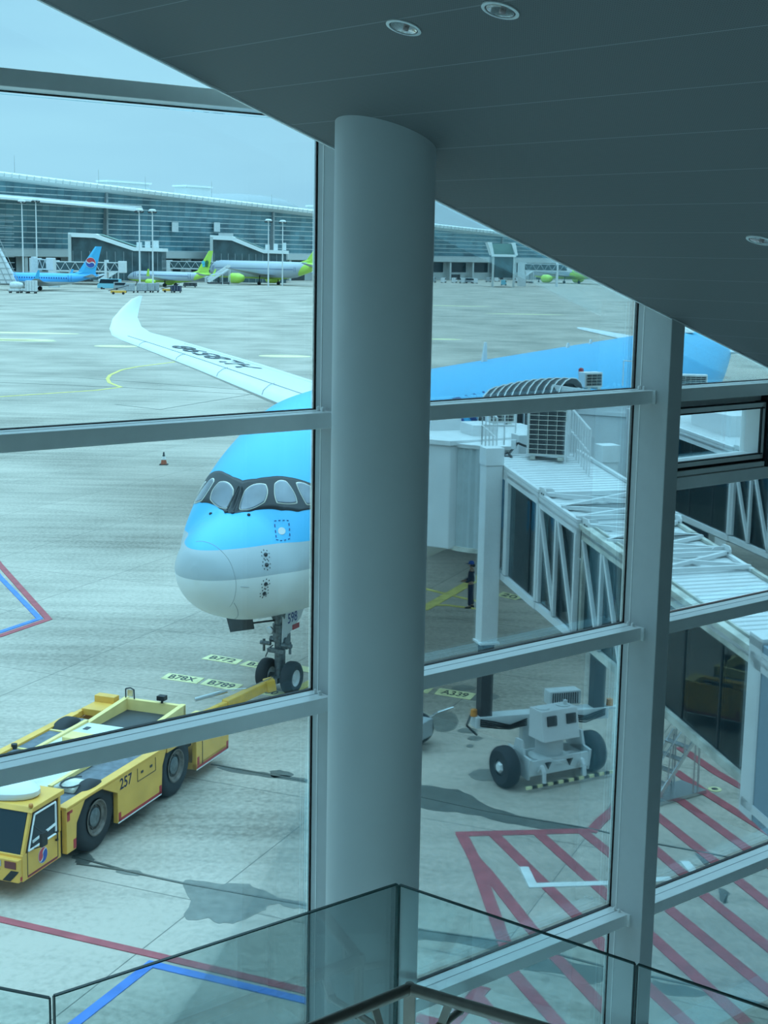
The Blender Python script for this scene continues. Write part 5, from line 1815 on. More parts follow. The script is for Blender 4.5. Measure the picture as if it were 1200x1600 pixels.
# face details
fm = MB()
fm.lathe([(.0, -.02), (.014, 0), (.0, .03)], (.115, 0, 1.565), (0, 0, 1), 8)
fm.lathe([(.012, -.006), (.02, 0), (.012, .006)], (.0, .078, 1.57), (0, 1, 0), 8)
fm.lathe([(.012, -.006), (.02, 0), (.012, .006)], (.0, -.078, 1.57), (0, 1, 0), 8)
fm.build('nose_and_ears', 'skin', person)
ey = MB()
for sg in (-1, 1):
    ey.lathe([(0, -.008), (.008, 0), (0, .008)], (.098, .03 * sg, 1.588), (1, 0, 0), 8)
ey.bar((.107, -.022, 1.528), (.107, .022, 1.528), .008, .006)
ey.build('eyes_and_mouth', 'black', person)
# uniform
jv = [(0, 0, .88), (0, 0, 1.08), (-.01, 0, 1.27), (-.01, 0, 1.41)]
je = [(0, 1), (1, 2), (2, 3)]
jr = [(.135, .165), (.125, .155), (.14, .18), (.09, .12)]
for sg in (-1, 1):
    k0 = len(jv)
    jv += [(-.01, .175 * sg, 1.37), (-.03, .24 * sg, 1.12), (.12, .205 * sg, 1.0), (.19, .15 * sg, .985)]
    jr += [.075, .062, .052, .048]
    je += [(3, k0), (k0, k0 + 1), (k0 + 1, k0 + 2), (k0 + 2, k0 + 3)]
skin_mesh('jacket', jv, je, jr, 'navy', person)
tv_ = [(0, 0, .95), (0, 0, .86)]
te_ = [(0, 1)]
tr__ = [(.125, .155), (.12, .15)]
for sg in (-1, 1):
    k1 = len(tv_)
    tv_ += [(0, .09 * sg, .78), (.02 * sg, .10 * sg, .46), (-.02 + .05 * sg, .105 * sg, .10)]
    tr__ += [.108, .082, .068]
    te_ += [(1, k1), (k1, k1 + 1), (k1 + 1, k1 + 2)]
skin_mesh('trousers', tv_, te_, tr__, 'navy', person)
for sg in (-1, 1):
    sx = .05 * sg
    MB().loft([[Vector((-.075 + sx + a, .105 * sg + b, z_)) for a, b in ((-.01, -.04), (.12, -.045), (.2, -.035), (.225, 0), (.2, .035), (.12, .045), (-.01, .04))] for z_ in (0.002, .035)] +
              [[Vector((-.07 + sx + a, .105 * sg + b, .085)) for a, b in ((0, -.03), (.08, -.035), (.11, -.03), (.12, 0), (.11, .03), (.08, .035), (0, .03))]]).build('shoe', 'black', person, smooth='auto')
cp = MB().lathe([(.098, 1.615), (.103, 1.64), (.095, 1.69), (.06, 1.725), (0, 1.735)], (.005, 0, 0), n=24, cap=False)
cp.build('cap', 'blue', person, smooth=True)
MB().prism([(.08, -.07), (.15, -.05), (.185, 0), (.15, .05), (.08, .07)], (0, 0, 1.617), (1, 0, 0), (0, 1, 0), (0, 0, .012)).build('cap_peak', 'navy', person)
MB().tube((-.085, .07, 1.56), (-.085, -.07, 1.56), .05, n=12).build('hair', 'black', person)
MB().lathe([(.035, -.02), (.045, 0), (.035, .02)], (0.0, .09, 1.575), (0, 1, 0), 12).build('ear_defender', 'darkmetal', person)
vs = MB().path([Vector((-.02, .15, 1.43)), Vector((-.10, .14, 1.30)), Vector((-.135, .12, 1.15)), Vector((-.14, .13, 1.02))], .018, 6)
vs.path([Vector((-.02, -.15, 1.43)), Vector((-.10, -.14, 1.30)), Vector((-.135, -.12, 1.15)), Vector((-.14, -.13, 1.02))], .018, 6)
vs.build('white_strap', 'linewhite', person)

# ================================================================== FAR TERMINAL
T0p = Vector((-124.6, 478, 0))
TDIR = Vector((154.4, 212, 0)).normalized()
term = thing('terminal_building', 'long glass terminal with curved pale roof edge across the far side of the apron', 'building', T0p, math.atan2(TDIR.y, TDIR.x), scale=1.17)
term.location = (T0p.x * 1.17, T0p.y * 1.17, 12.4 * (1 - 1.17))
def ztop(x):
    return 36 - .0436 * x + .000018 * x * x
tg = mat('terminal_glass', (0.08, 0.14, 0.17), 0.3)
n, l = tg.node_tree.nodes, tg.node_tree.links
t = n.new('ShaderNodeTexCoord'); s_ = n.new('ShaderNodeSeparateXYZ'); l.new(t.outputs['Object'], s_.inputs[0])
zz = math_node(n, l, 'FRACT', math_node(n, l, 'DIVIDE', s_.outputs[2], 1.75))
ln = math_node(n, l, 'LESS_THAN', zz, 0.17)
vx = math_node(n, l, 'LESS_THAN', math_node(n, l, 'FRACT', math_node(n, l, 'DIVIDE', s_.outputs[0], 3.0)), 0.08)
cx_ = n.new('ShaderNodeCombineXYZ')
l.new(math_node(n, l, 'FLOOR', math_node(n, l, 'DIVIDE', s_.outputs[0], 3.0)), cx_.inputs[0])
l.new(math_node(n, l, 'FLOOR', math_node(n, l, 'DIVIDE', s_.outputs[2], 1.75)), cx_.inputs[1])
nz_ = n.new('ShaderNodeTexNoise'); nz_.inputs['Scale'].default_value = .11; nz_.inputs['Detail'].default_value = 5
l.new(t.outputs['Object'], nz_.inputs['Vector'])
wn_ = n.new('ShaderNodeTexWhiteNoise'); l.new(cx_.outputs[0], wn_.inputs['Vector'])
v_ = math_node(n, l, 'MULTIPLY_ADD', wn_.outputs['Value'], .18, math_node(n, l, 'MULTIPLY', nz_.outputs['Fac'], .9))
rp = n.new('ShaderNodeValToRGB')
rp.color_ramp.elements[0].position = .3; rp.color_ramp.elements[0].color = (.03, .085, .115, 1)
rp.color_ramp.elements[1].position = .78; rp.color_ramp.elements[1].color = (.15, .31, .36, 1)
l.new(v_, rp.inputs['Fac'])
mx = n.new('ShaderNodeMix'); mx.data_type = 'RGBA'
l.new(ln, mx.inputs['Factor']); l.new(rp.outputs['Color'], mx.inputs['A']); mx.inputs['B'].default_value = (.52, .56, .56, 1)
mx2 = n.new('ShaderNodeMix'); mx2.data_type = 'RGBA'
l.new(math_node(n, l, 'MULTIPLY', vx, .35), mx2.inputs['Factor']); l.new(mx.outputs['Result'], mx2.inputs['A']); mx2.inputs['B'].default_value = (.10, .13, .14, 1)
l.new(mx2.outputs['Result'], n['Principled BSDF'].inputs['Base Color'])
M['tglass'] = tg
xs_ = [-70 + 20 * i for i in range(31)]
wv = MB()
wv.loft([[Vector((x, 0, 12.2)), Vector((x, 40, 12.2)), Vector((x, 40, ztop(x) - 3)), Vector((x, -2, ztop(x) - 1.5))] for x in xs_])
wv.build('curtain_wall', 'tglass', term)
rf = MB().loft([[Vector((x, -5.5, ztop(x) - 1.6)), Vector((x, -5.8, ztop(x) - .6)), Vector((x, -4, ztop(x))), Vector((x, 45, ztop(x) + 2)), Vector((x, 45, ztop(x) - 1)), Vector((x, -2, ztop(x) - 2.6))] for x in xs_])
rf.build('roof', 'roofwhite', term, smooth='auto')
rfb = MB()
for x in range(-70, 520, 3):
    rfb.box(x, x + .25, -5.95, -5.5, ztop(x) - 1.7, ztop(x) - .4)
rb_ = rfb.build('roof_fins', 'white2', term); rb_['kind'] = 'stuff'
MB().box(-70, 530, -2.2, 10, 9.9, 12.2).build('cladding_band', 'concrete_wall', term)
MB().box(-70, 530, 1.5, 30, 0, 9.9).build('ground_floor_wall', 'concrete_wall', term)
for i, x in enumerate(range(-66, 520, 19)):
    MB().box(x, x + 1.3, -1.6, .3, 0, 9.9).build('pillar', 'concrete_wall', term)
    wo = MB().box(x + 2.2, x + 17.8, 1.3, 1.6, 5.2, 9.6).build('window_band', 'tdark' if 'tdark' in M else 'cabglass', term)
    if i % 2:
        MB().box(x + 4, x + 13, 1.2, 1.6, 0, 4.2).build('service_opening', 'darkmetal', term)
for x in (45, 132, 300, 420):
    MB().box(x, x + .8, -2.6, 0, 12.2, ztop(x) - 2.2).build('expansion_post', 'grey', term)
# lens shaped canopy at the left
MB().loft([[Vector((x, -2, 27.4 - .022 * x)), Vector((x, -w_, 27.0 - .022 * x)), Vector((x, -w_, 27.6 - .022 * x)), Vector((x, -2, 29.2 - .022 * x))] for x, w_ in ((-70, 16), (-20, 15), (20, 12), (45, 8), (62, 3.0))]).build('canopy', 'roofwhite', term)
for x0, x1, h_, d_ in ((95, 108, 4.0, 6), (178, 196, 3.0, 10), (56, 76, 2.2, 5)):
    MB().box(x0, x1, 8, 8 + d_, ztop(x0), ztop(x0) + h_).build('roof_housing', 'white2', term)
    MB().box(x0 - .7, x1 + .7, 7.5, 8.5 + d_, ztop(x0) + h_, ztop(x0) + h_ + .6).build('roof_housing', 'roofwhite', term)
dm = MB()
dm.loft([[Vector((165 + 34 * cos(a) * k_, 45 + 20 * sin(a) * k_, ztop(165) + 1 + z_)) for a in [i * PI / 12 for i in range(24)]] for k_, z_ in ((1, 0), (.96, 2), (.75, 4.6), (.4, 6.0), (.1, 6.4))])
dm.build('dome_roof', 'grey', term, smooth=True)
for x in (8, 44, 66, 100, 134, 160, 181):
    MB().tube((x, 0, ztop(x)), (x, 0, ztop(x) + random.uniform(4, 7.5)), .12, .05, n=6).build('antenna', 'grey', term)
for x, z_, w_, h_ in ((77, 19.6, 3.2, 3.4), (99, 20.2, 3.2, 3.4), (101.5, 17.5, 8, 2.2), (99, 16.3, 3.2, 2.2)):
    MB().box(x, x + w_, -2.15, -1.9, z_ - .4, z_ + h_ - .4).build('pale_panel', 'white2', term)

# finger buildings in front of the facade
def finger(px0, depth, lab, wsc=1.0):
    p = Vector(((px0 - 600) / F * depth, depth * .985, 0))
    fs = depth / 470 * (1 if px0 < 200 else .9)
    p.z = 12.4 * (1 - depth / 470)
    t = thing('finger_building', lab, 'building', p, R(2), scale=depth / 470)
    k = wsc
    poly = [(0, 17.5), (8 * k, 17.3), (20 * k, 13.4), (29 * k, 13.2), (29 * k, 12.2), (20 * k, 12.3), (8 * k, 16.0), (0, 16.2)]
    MB().prism(poly, (0, 0, 0), (1, 0, 0), (0, 0, 1), (0, 14, 0)).build('roof', 'roofwhite', t)
    MB().prism([(0, 16.2), (8 * k, 16.0), (20 * k, 12.3), (28.5 * k, 12.2), (28.5 * k, 3.2), (0, 3.2)], (0, .8, 0), (1, 0, 0), (0, 0, 1), (0, 12.5, 0)).build('glass_body', 'fglass', t)
    MB().prism([(9 * k, 17.2), (20 * k, 13.7), (20 * k, 13.75), (9 * k, 17.25)], (0, 1.5, 0), (1, 0, 0), (0, 0, 1), (0, 11, 0)).build('sloped_glazing', 'lglass', t)
    MB().box(0, .9, -.3, .9, 0, 17).build('end_post', 'concrete_wall', t)
    MB().box(14 * k, 15 * k, 2, 3, 0, 4).box(25 * k, 26 * k, 2, 3, 0, 4).build('support', 'concrete_wall', t)
    ml = MB()
    for i in range(11):
        x = 1.2 + i * 2.6 * k
        ml.box(x, x + .12, .7, .8, 3.2, 12)
    ml.build('mullion', 'grey', t)
    for i in range(3):
        MB().box(20.5 * k + i * 2.6, 22 * k + i * 2.6, 3, 5, 13.3, 15 + .3 * i).build('roof_unit', 'white2', t)
    return t
M['fglass'] = mat('finger_glass', (0.06, 0.10, 0.11), 0.15, noise=.5, nscale=.3)
M['lglass'] = mat('green_glazing', (0.16, 0.27, 0.23), 0.3)
finger(114, 548, 'finger building with sloping roof behind the sky blue airliner tail')
finger(329, 640, 'finger building with sloping roof above the grey and lime wide-body', .82)
p = Vector(((757 - 600) / F * 640, 630, 0))
t = thing('finger_building', 'gate finger building with splayed white side fins, seen end-on right of the column', 'building', p)
MB().box(0, 9.5, 0, 16, 4, 13.2).build('glass_body', 'fglass', t)
for s0, s1 in (((-.2, 13.2), (-2.6, 18.5)), ((9.7, 13.2), (7.3, 18.5))):
    MB().prism([(s0[0], s0[1]), (s0[0] + 1.0, s0[1]), (s1[0] + 2.2, s1[1]), (s1[0] + .4, s1[1])], (0, -.5, 0), (1, 0, 0), (0, 0, 1), (0, 16, 0)).build('side_fin', 'roofwhite', t)
MB().prism([(1.0, 13.4), (9.2, 13.4), (8, 18), (-.4, 18)], (0, 2, 0), (1, 0, 0), (0, 0, 1), (0, .3, 0)).build('sloped_glazing', 'lglass', t)
MB().box(-.4, 10, -.8, 0, 12.6, 13.6).build('roof_edge', 'roofwhite', t)
for x in (0, 8.8):
    MB().box(x, x + .9, -.4, .5, 0, 13).build('post', 'concrete_wall', t)
# leaning lattice wall at the far left
p = Vector(((2 - 600) / F * 455, 448, 0))
t = thing('leaning_lattice_wall', 'white gridded wall leaning to the right at the left edge, in front of the terminal', 'wall', p)
MB().prism([(-9, 24), (-3.5, 21), (6.5, 2), (0.8, 2), (-9, 18)], (0, 0, 0), (1, 0, 0), (0, 0, 1), (0, 3, 0)).build('panel', 'white', t)
m_ = MB()
for i in range(12):
    z_ = 3 + i * 1.7
    m_.box(-9, 6, -.12, -.02, z_, z_ + .16)
for i in range(4):
    m_.bar((-6.6 + i * 1.9, -.1, 21), (2.2 + i * 1.9 - .6, -.1, 2), .16, .1, (0, 1, 0))
m_.build('grid_lines', 'grey', t)

# apron flood light poles
for px_, d_, zt_, lab in ((38, 505, 27.3, 'apron light pole beside the leaning white lattice wall'), (59, 520, 28.2, 'apron light pole between the lattice wall and the nearest finger building'),
                     (215, 470, 24.2, 'apron light pole directly above the baggage containers'), (235, 498, 24.8, 'apron light pole just right of the one above the containers'),
                     (410.5, 560, 23.7, 'apron light pole above the wide-body fuselage, left of a pair'), (432, 588, 24.0, 'apron light pole nearest the left mullion')):
    p = Vector(((px_ - 600 + 7) / F * d_, d_ * .985, 0))
    t = thing('light_pole', lab, 'light pole', p)
    MB().tube((0, 0, 0), (0, 0, zt_), .28, .18, n=12).build('pole', 'white', t)
    MB().lathe([(.3, zt_ - .2), (1.2, zt_ + .1), (1.3, zt_ + .5), (.9, zt_ + .9), (0, zt_ + 1.0)], n=16).build('lamp_head', 'white2', t)
    for i in range(6):
        a = i * PI / 3
        MB().box(1.2 * cos(a) - .25, 1.2 * cos(a) + .25, 1.2 * sin(a) - .25, 1.2 * sin(a) + .25, zt_ - .35, zt_ + .15).build('floodlight', 'darkmetal', t)

# ================================================================== SMALLER AIRLINERS
def bands2(name, base, below=None, zcut=None, tail=None, xcut=None):
    m = mat(name, base, .4)
    n, l = m.node_tree.nodes, m.node_tree.links
    t = n.new('ShaderNodeTexCoord'); s = n.new('ShaderNodeSeparateXYZ'); l.new(t.outputs['Object'], s.inputs[0])
    cur = None
    col = n.new('ShaderNodeMix'); col.data_type = 'RGBA'
    col.inputs['A'].default_value = (*base, 1); col.inputs['B'].default_value = (*(below or base), 1)
    l.new(math_node(n, l, 'LESS_THAN', s.outputs[2], zcut if zcut is not None else -99), col.inputs['Factor'])
    c2 = n.new('ShaderNodeMix'); c2.data_type = 'RGBA'
    l.new(col.outputs['Result'], c2.inputs['A']); c2.inputs['B'].default_value = (*(tail or base), 1)
    q = math_node(n, l, 'MULTIPLY_ADD', s.outputs[2], .9, s.outputs[0])
    l.new(math_node(n, l, 'LESS_THAN', q, xcut if xcut is not None else -999), c2.inputs['Factor'])
    l.new(c2.outputs['Result'], n['Principled BSDF'].inputs['Base Color'])
    return m

def airliner(lab, loc, rz, Lf, r, zc, span, hfin, fm, fin_m, eng_m, eng_r, eng_y, wl=None, text=None, group=None):
    """local x towards the nose, origin on the ground under the main gear"""
    t = thing('parked_airliner', lab, 'airliner', loc, rz, group)
    nx, tx = Lf * .52, -Lf * .48
    pr = [(0, .12, -.35), (.8, .42, -.22), (2.0, .68, -.1), (3.6, .88, -.03), (6, 1, 0), (Lf * .62, 1, 0), (Lf * .75, .86, .12), (Lf * .88, .50, .45), (Lf * .97, .2, .72), (Lf, .06, .8)]
    MB().loft([[Vector((nx - a, r * k_ * cos(q), zc + r * dz + r * k_ * sin(q))) for q in [i * PI / 12 for i in range(24)]] for a, k_, dz in pr]).build('fuselage', fm, t, smooth=True)
    for sg in (1, -1):
        ws_ = [(Lf * .10, r * .6, zc - r * .55, Lf * .20, r * .35), (Lf * .02, span * .18, zc - r * .35, Lf * .12, r * .22), (-Lf * .115, span * .5, zc + r * .25, Lf * .035, r * .08)]
        MB().loft([[Vector((x + c * (.0 - u), sg * y, z + h_ * v)) for u, v in ((0, 0), (.3, .5), (1, 0), (.3, -.4))] for x, y, z, c, h_ in ws_]).build('wing', 'wing2', t)
        if wl:
            x, y, z = -Lf * .115, span * .5 * sg, zc + r * .25
            MB().hexa([(x, y - .1, z), (x - Lf * .035, y - .1, z), (x - Lf * .035, y + .1, z), (x, y + .1, z)], [(x - Lf * .03, y + .5 * sg, z + 2.5), (x - Lf * .045, y + .5 * sg, z + 2.5), (x - Lf * .045, y + .6 * sg, z + 2.5), (x - Lf * .03, y + .6 * sg, z + 2.5)]).build('winglet', wl, t)
        e = MB().lathe([(eng_r * .85, 0), (eng_r, -.6), (eng_r, -eng_r * 2.0), (eng_r * .7, -eng_r * 3.1), (eng_r * .3, -eng_r * 3.4), (.0, -eng_r * 3.4)], (Lf * .13 + eng_r * 1.2, sg * eng_y, zc - r * .62 - eng_r * .55), (1, 0, 0), 20, cap=False).build('engine', eng_m, t, smooth='auto')
        MB().lathe([(eng_r * .82, -.3), (eng_r * .3, -.25), (0, -.05)], (Lf * .13 + eng_r * 1.2, sg * eng_y, zc - r * .62 - eng_r * .55), (1, 0, 0), 20, cap=False).build('fan', 'darkmetal', e)
        MB().loft([[Vector((x - u * c, sg * y, z + v * .25)) for u, v in ((0, 0), (.4, 1), (1, 0), (.4, -1))] for x, y, z, c in ((-Lf * .36, r * .3, zc + r * .5, Lf * .10), (-Lf * .455, span * .2, zc + r * .9, Lf * .035))]).build('stabiliser', 'wing2', t)
        st = MB().tube((0, sg * r * 1.5, .5), (0, sg * r * 1.4, zc - r * .4), .2, n=8)
        st.lathe([(.35, -.5), (.6, -.42), (.6, .42), (.35, .5)], (0, sg * r * 1.5, .6), (0, 1, 0), 16)
        st.build('main_gear', 'dark', t)
    MB().loft([[Vector((x - u * c, v * .35, z)) for u, v in ((0, 0), (.3, 1), (1, 0), (.3, -1))] for x, z, c in ((-Lf * .24, zc + r * .85, Lf * .22), (-Lf * .32, zc + r * 1.25, Lf * .135), (-Lf * .455, hfin, Lf * .05))]).build('fin', fin_m, t)
    ng = MB().tube((nx - 4.5, 0, .4), (nx - 4.5, 0, zc - r * .7), .15, n=8)
    ng.lathe([(.2, -.25), (.4, -.2), (.4, .2), (.2, .25)], (nx - 4.5, 0, .4), (0, 1, 0), 14)
    ng.build('nose_gear', 'dark', t)
    wn = MB()
    for sg in (1, -1):
        k_ = 0
        x = nx - 7
        while x > tx + Lf * .22:
            wn.box(x, x + .3, sg * r * .985 - .03, sg * r * .985 + .03, zc + .35, zc + .75)
            x -= .75
        for x in (nx - 5.5, tx + Lf * .20):
            wn.box(x, x + .06, sg * r * .97 - .06, sg * r * .97 + .06, zc - .4, zc + 1.5).box(x + .9, x + .96, sg * r * .97 - .06, sg * r * .97 + .06, zc - .4, zc + 1.5)
    o = wn.build('window_row', 'navy2', t); o['kind'] = 'stuff'
    if text:
        text_mesh('airline_lettering', text[0], text[1], text[3], t, frame_mx((text[2], r * 1.0 + .04, zc + r * .34), (-1, 0, 0), (0, 0, 1), (0, 1, 0)))
    return t

M['wing2'] = mat('grey_wing', (0.30, 0.33, 0.34), .4)
KB = (0.08, 0.40, 0.80)
LM = (0.50, 0.74, 0.10)
LG = (0.42, 0.47, 0.52)
p = at(58, 454)
ka = airliner('sky blue narrow-body airliner with red and blue swirl on its fin, far left', p, R(180 - 4), 39.5, 1.95, 3.35, 34, 13.4,
              bands2('ka_livery', KB, (.55, .60, .62), 2.75), 'skyblue', 'white2', 1.15, 4.9, 'skyblue', ('KOREAN AIR', 2.0, 15.5, 'navy2'))
emblem(ka, (-16.6, -.02 + .40, 8.6), (-1, 0, 0), (0, 0, 1), (0, 1, 0), 1.55, yaw=R(-30))
p = at(266, 448)
jn = airliner('grey narrow-body airliner with lime tail carrying a blue and dark butterfly mark', p, R(180 - 34), 39.5, 1.95, 3.35, 34, 12.8,
              bands2('jin_livery', LG, LM, 2.2, LM, -9.0), 'lime', 'lime', 1.15, 4.9, 'lime')
def petal(par, cx, cz, ang, ln_, m):
    pts = [(0, 0)] + [(ln_ * (.55 + .45 * cos(a)) , .42 * ln_ * sin(a)) for a in [PI * .85 - i * PI * 1.7 / 10 for i in range(11)]]
    pts = [(x * cos(ang) - y * sin(ang), x * sin(ang) + y * cos(ang)) for x, y in pts]
    MB().prism(pts, (cx, .38, cz), (-1, 0, 0), (0, 0, 1), (0, .05, 0)).build('fin_mark', m, par)
M['aqua'] = mat('aqua_mark', (.08, .50, .62), .4)
M['dkgreen'] = mat('dark_green_mark', (.03, .14, .05), .4)
for a, ln_, m_n in ((150, 1.7, 'aqua'), (215, 1.4, 'aqua'), (35, 1.7, 'dkgreen'), (-35, 1.4, 'dkgreen')):
    petal(jn, -16.6, 8.2, R(a), ln_, m_n)
p = at(420, 445)
airliner('large grey wide-body airliner with lime rear and lime engine beyond the narrow-bodies', p, R(180 - 42), 66, 3.5, 5.7, 60, 19,
         bands2('jin_wide_livery', LG, LM, 2.9, LM, -14), 'lime', 'lime', 2.0, 9.8, None)
p = at(893, 443)
airliner('airliner with lime tail and engine at the right end of the far terminal', p, R(180 - 60), 63, 3.1, 5.2, 60, 18.5,
         bands2('jin_wide_livery_b', LG, LM, 3.3, LM, 2), 'lime', 'lime', 2.0, 9.8, None)

# ================================================================== GROUND VEHICLES FAR AWAY
M['truckblue'] = mat('truck_blue', (.20, .50, .60), .5)
def van(name, lab, px, py, Lv, Hv, col, rz, cat='van', group=None, wv_=1.9):
    p = at(px, py)
    t = thing(name, lab, cat, p, rz, group)
    MB().prism([(-Lv / 2, .35), (Lv / 2, .35), (Lv / 2, .35 + Hv * .35), (Lv / 2 - .5, .35 + Hv * .45), (Lv / 2 - 1.1, Hv), (-Lv / 2, Hv)], (0, -wv_ / 2, 0), (1, 0, 0), (0, 0, 1), (0, wv_, 0)).build('body', col, t, bevel=.08)
    MB().prism([(Lv / 2 - .62, .4 + Hv * .45), (Lv / 2 - 1.18, Hv - .12), (-Lv / 2 + .4, Hv - .12), (-Lv / 2 + .4, .4 + Hv * .45)], (0, -wv_ / 2 - .02, 0), (1, 0, 0), (0, 0, 1), (0, wv_ + .04, 0)).build('window_glass', 'cabglass', t)
    for x in (-Lv * .3, Lv * .3):
        for y in (-wv_ / 2, wv_ / 2):
            MB().lathe([(.15, -.12), (.34, -.12), (.34, .12), (.15, .12)], (x, y, .34), (0, 1, 0), 14).build('wheel', 'dark', t)
    return t
def cart(name, lab, px, py, Lc, Hc, col, rz, group, cat='cart', d=1.6):
    p = at(px, py)
    t = thing(name, lab, cat, p, rz, group)
    MB().box(-Lc / 2, Lc / 2, -d / 2, d / 2, .45, .6).build('deck', 'darkmetal', t)
    if Hc:
        MB().prism([(-Lc / 2 + .1, .6), (Lc / 2 - .1, .6), (Lc / 2 - .1, Hc), (-Lc / 2 + .35, Hc), (-Lc / 2 + .1, Hc - .5)], (0, -d / 2 + .05, 0), (1, 0, 0), (0, 0, 1), (0, d - .1, 0)).build('container', col, t, bevel=.04)
        s = MB()
        for i in range(4):
            x = -Lc / 2 + .5 + i * (Lc - 1) / 3
            s.box(x - .04, x + .04, -d / 2 - .0, -d / 2 + .06, .65, Hc - .1)
        s.build('ribs', 'grey', t)
    for x in (-Lc * .35, Lc * .35):
        for y in (-d / 2 + .1, d / 2 - .1):
            MB().lathe([(.1, -.08), (.22, -.08), (.22, .08), (.1, .08)], (x, y, .22), (0, 1, 0), 12).build('wheel', 'dark', t)
    return t
M['silver'] = mat('container_silver', (.40, .44, .46), .4, .2, noise=.2, nscale=2)
van('service_truck', 'pale blue service truck parked by the tail of the sky blue narrow-body', 171, 452, 7.5, 3.3, 'truckblue', R(170), 'truck')
van('crew_van', 'dark van right of the pale blue service truck near the tail', 190, 453, 5, 2.4, 'grey', R(10), 'van')
gl_ = 'silver baggage container on a low trolley in the row right of the service truck'
for i, px_ in enumerate((203, 221, 233, 241)):
    cart('container_trolley', gl_, px_, 457.5 - .2 * i, 3.2, 2.8, 'silver', R(6), 'silver baggage containers in a row on the apron')
gw_ = 'white boxed cargo trolley beneath the engine of the sky blue narrow-body'
for px_ in (22, 39):
    cart('cargo_trolley', gw_, px_, 458, 3.0, 1.2, 'white2', R(-4), 'white trolleys under the blue narrow-body')
cart('cargo_trolley', 'tall white box on a trolley in front of the blue narrow-body landing gear', 49, 458.5, 3.4, 3.6, 'white2', R(-4), 'white trolleys under the blue narrow-body')
for px_, c_n, lab in ((188, 'yellow', 'yellow baggage loader left of the silver containers'), (260, 'yellow', 'yellow and dark baggage belt loader in front of the grey narrow-body')):
    p = at(px_ + (5 if px_ > 200 else -3), 457 if px_ > 200 else 460)
    t = thing('belt_loader', lab, 'loader', p, R(8))
    MB().box(-2.2, 2.2, -.8, .8, .4, 1.1).build('body', c_n, t, bevel=.05)
    MB().bar((-2.8, 0, 1.0), (3.0, 0, 2.6), .8, .18).build('belt', 'darkmetal', t)
    for x in (-1.4, 1.4):
        for y in (-.8, .8):
            MB().lathe([(.1, -.12), (.36, -.12), (.36, .12), (.1, .12)], (x, y, .36), (0, 1, 0), 12).build('wheel', 'dark', t)
cart('luggage_cart', 'dark luggage cart heaped with bags right of the yellow belt loader', 275, 457.5, 3.6, 2.1, 'navy', R(8), 'luggage carts')
cart('luggage_cart', 'small dark cart under the lime rear fuselage of the grey narrow-body', 297, 449, 5, 1.6, 'darkmetal', R(8), 'luggage carts')
for px_, py_, c_n, lab, L_v in ((677, 441.5, 'grey', 'grey car nearest the column in the row by the far terminal', 4.5), (693, 442, 'white', 'white van with two windows, second vehicle right of the column', 5.2),
                           (710, 442, 'white', 'white minibus in the middle of the vehicle row right of the column', 6.2), (722, 442.5, 'white2', 'pale van right of the white minibus by the terminal', 5), (733, 442.5, 'grey', 'grey van between the pale van and the white pickup by the terminal', 4.5),
                           (742, 443, 'white', 'white pickup at the right end of the parked vehicle row', 5.5), (763, 441, 'grey', 'grey vehicle just left of the end-on finger building', 6), (777, 440, 'white', 'white box van under the end-on finger building', 8),
                           (787, 446, 'truckblue', 'pale truck driving on the apron ahead of the end-on finger building', 5.5), (808, 442, 'white2', 'pale vehicle left of the distant aircraft stairs', 6)):
    van('parked_van', lab, px_, py_, L_v, 2.4, c_n, R(random.choice((80, 95, 10, 170))))
# passenger stairs and far bridges
def far_stairs(px, py, lab, rz, s=1.0):
    p = at(px, py)
    t = thing('passenger_stairs', lab, 'stairs', p, rz, scale=s)
    MB().bar((-3.5, 0, .8), (3.5, 0, 5.2), 1.8, .4).build('stair_flight', 'white2', t)
    m = MB()
    for y in (-.9, .9):
        m.bar((-3.5, y, 1.6), (3.5, y, 6.2), .1, .8)
        m.tube((3.4, y, 0), (3.4, y, 5.2), .12, n=6).tube((1, y, 0), (1, y, 3.6), .1, n=6)
    m.build('side_panel', 'white', t)
    MB().box(-3.6, 3.6, -.9, .9, .3, .8).build('chassis', 'darkmetal', t)
far_stairs(170, 446, 'white passenger stairs behind the tail of the sky blue narrow-body', R(20))
far_stairs(342, 445, 'white passenger stairs rising to the wide-body beside its lime engine', R(20), 1.2)
far_stairs(820, 443, 'white passenger stairs left of the lime engine at the far right', R(25), 1.2)
def far_bridge(px0, px1, depth, z, lab):
    x0, x1 = (px0 - 600) / F * depth, (px1 - 600) / F * depth
    t = thing('far_jet_bridge', lab, 'jet bridge', ((x0 + x1) / 2, depth * .985, 0))
    w = abs(x1 - x0) / 2
    MB().box(-w, w, -1.6, 1.6, z, z + .5).box(-w, w, -1.6, 1.6, z + 3, z + 3.3).build('tunnel_frame', 'white2', t)
    MB().box(-w + .1, w - .1, -1.5, 1.5, z + .5, z + 3).build('tunnel_glazing', 'fglass', t)
    m = MB()
    nq = max(3, int(w * 2 / 3.2))
    for i in range(nq):
        a, b = -w + i * 2 * w / nq, -w + (i + 1) * 2 * w / nq
        m.bar((a, -1.65, z + .4), ((a + b) / 2, -1.65, z + 3.1), .16, .16, (0, 1, 0)).bar(((a + b) / 2, -1.65, z + 3.1), (b, -1.65, z + .4), .16, .16, (0, 1, 0))
    m.build('truss', 'white2', t)
    MB().box(w - .5, w + 1.8, -1.8, 1.8, z - .1, z + 3.7).build('bridge_cab', 'white', t, bevel=.15)
    MB().box(w - 5, w - 4.2, -1.8, -1.2, 0, z + 4).box(w - 5, w - 4.2, 1.2, 1.8, 0, z + 4).build('lift_column', 'white', t)
    MB().tube((-w + .8, 0, 0), (-w + .8, 0, z + 3.6), 1.9, n=20).build('rotunda', 'white2', t)
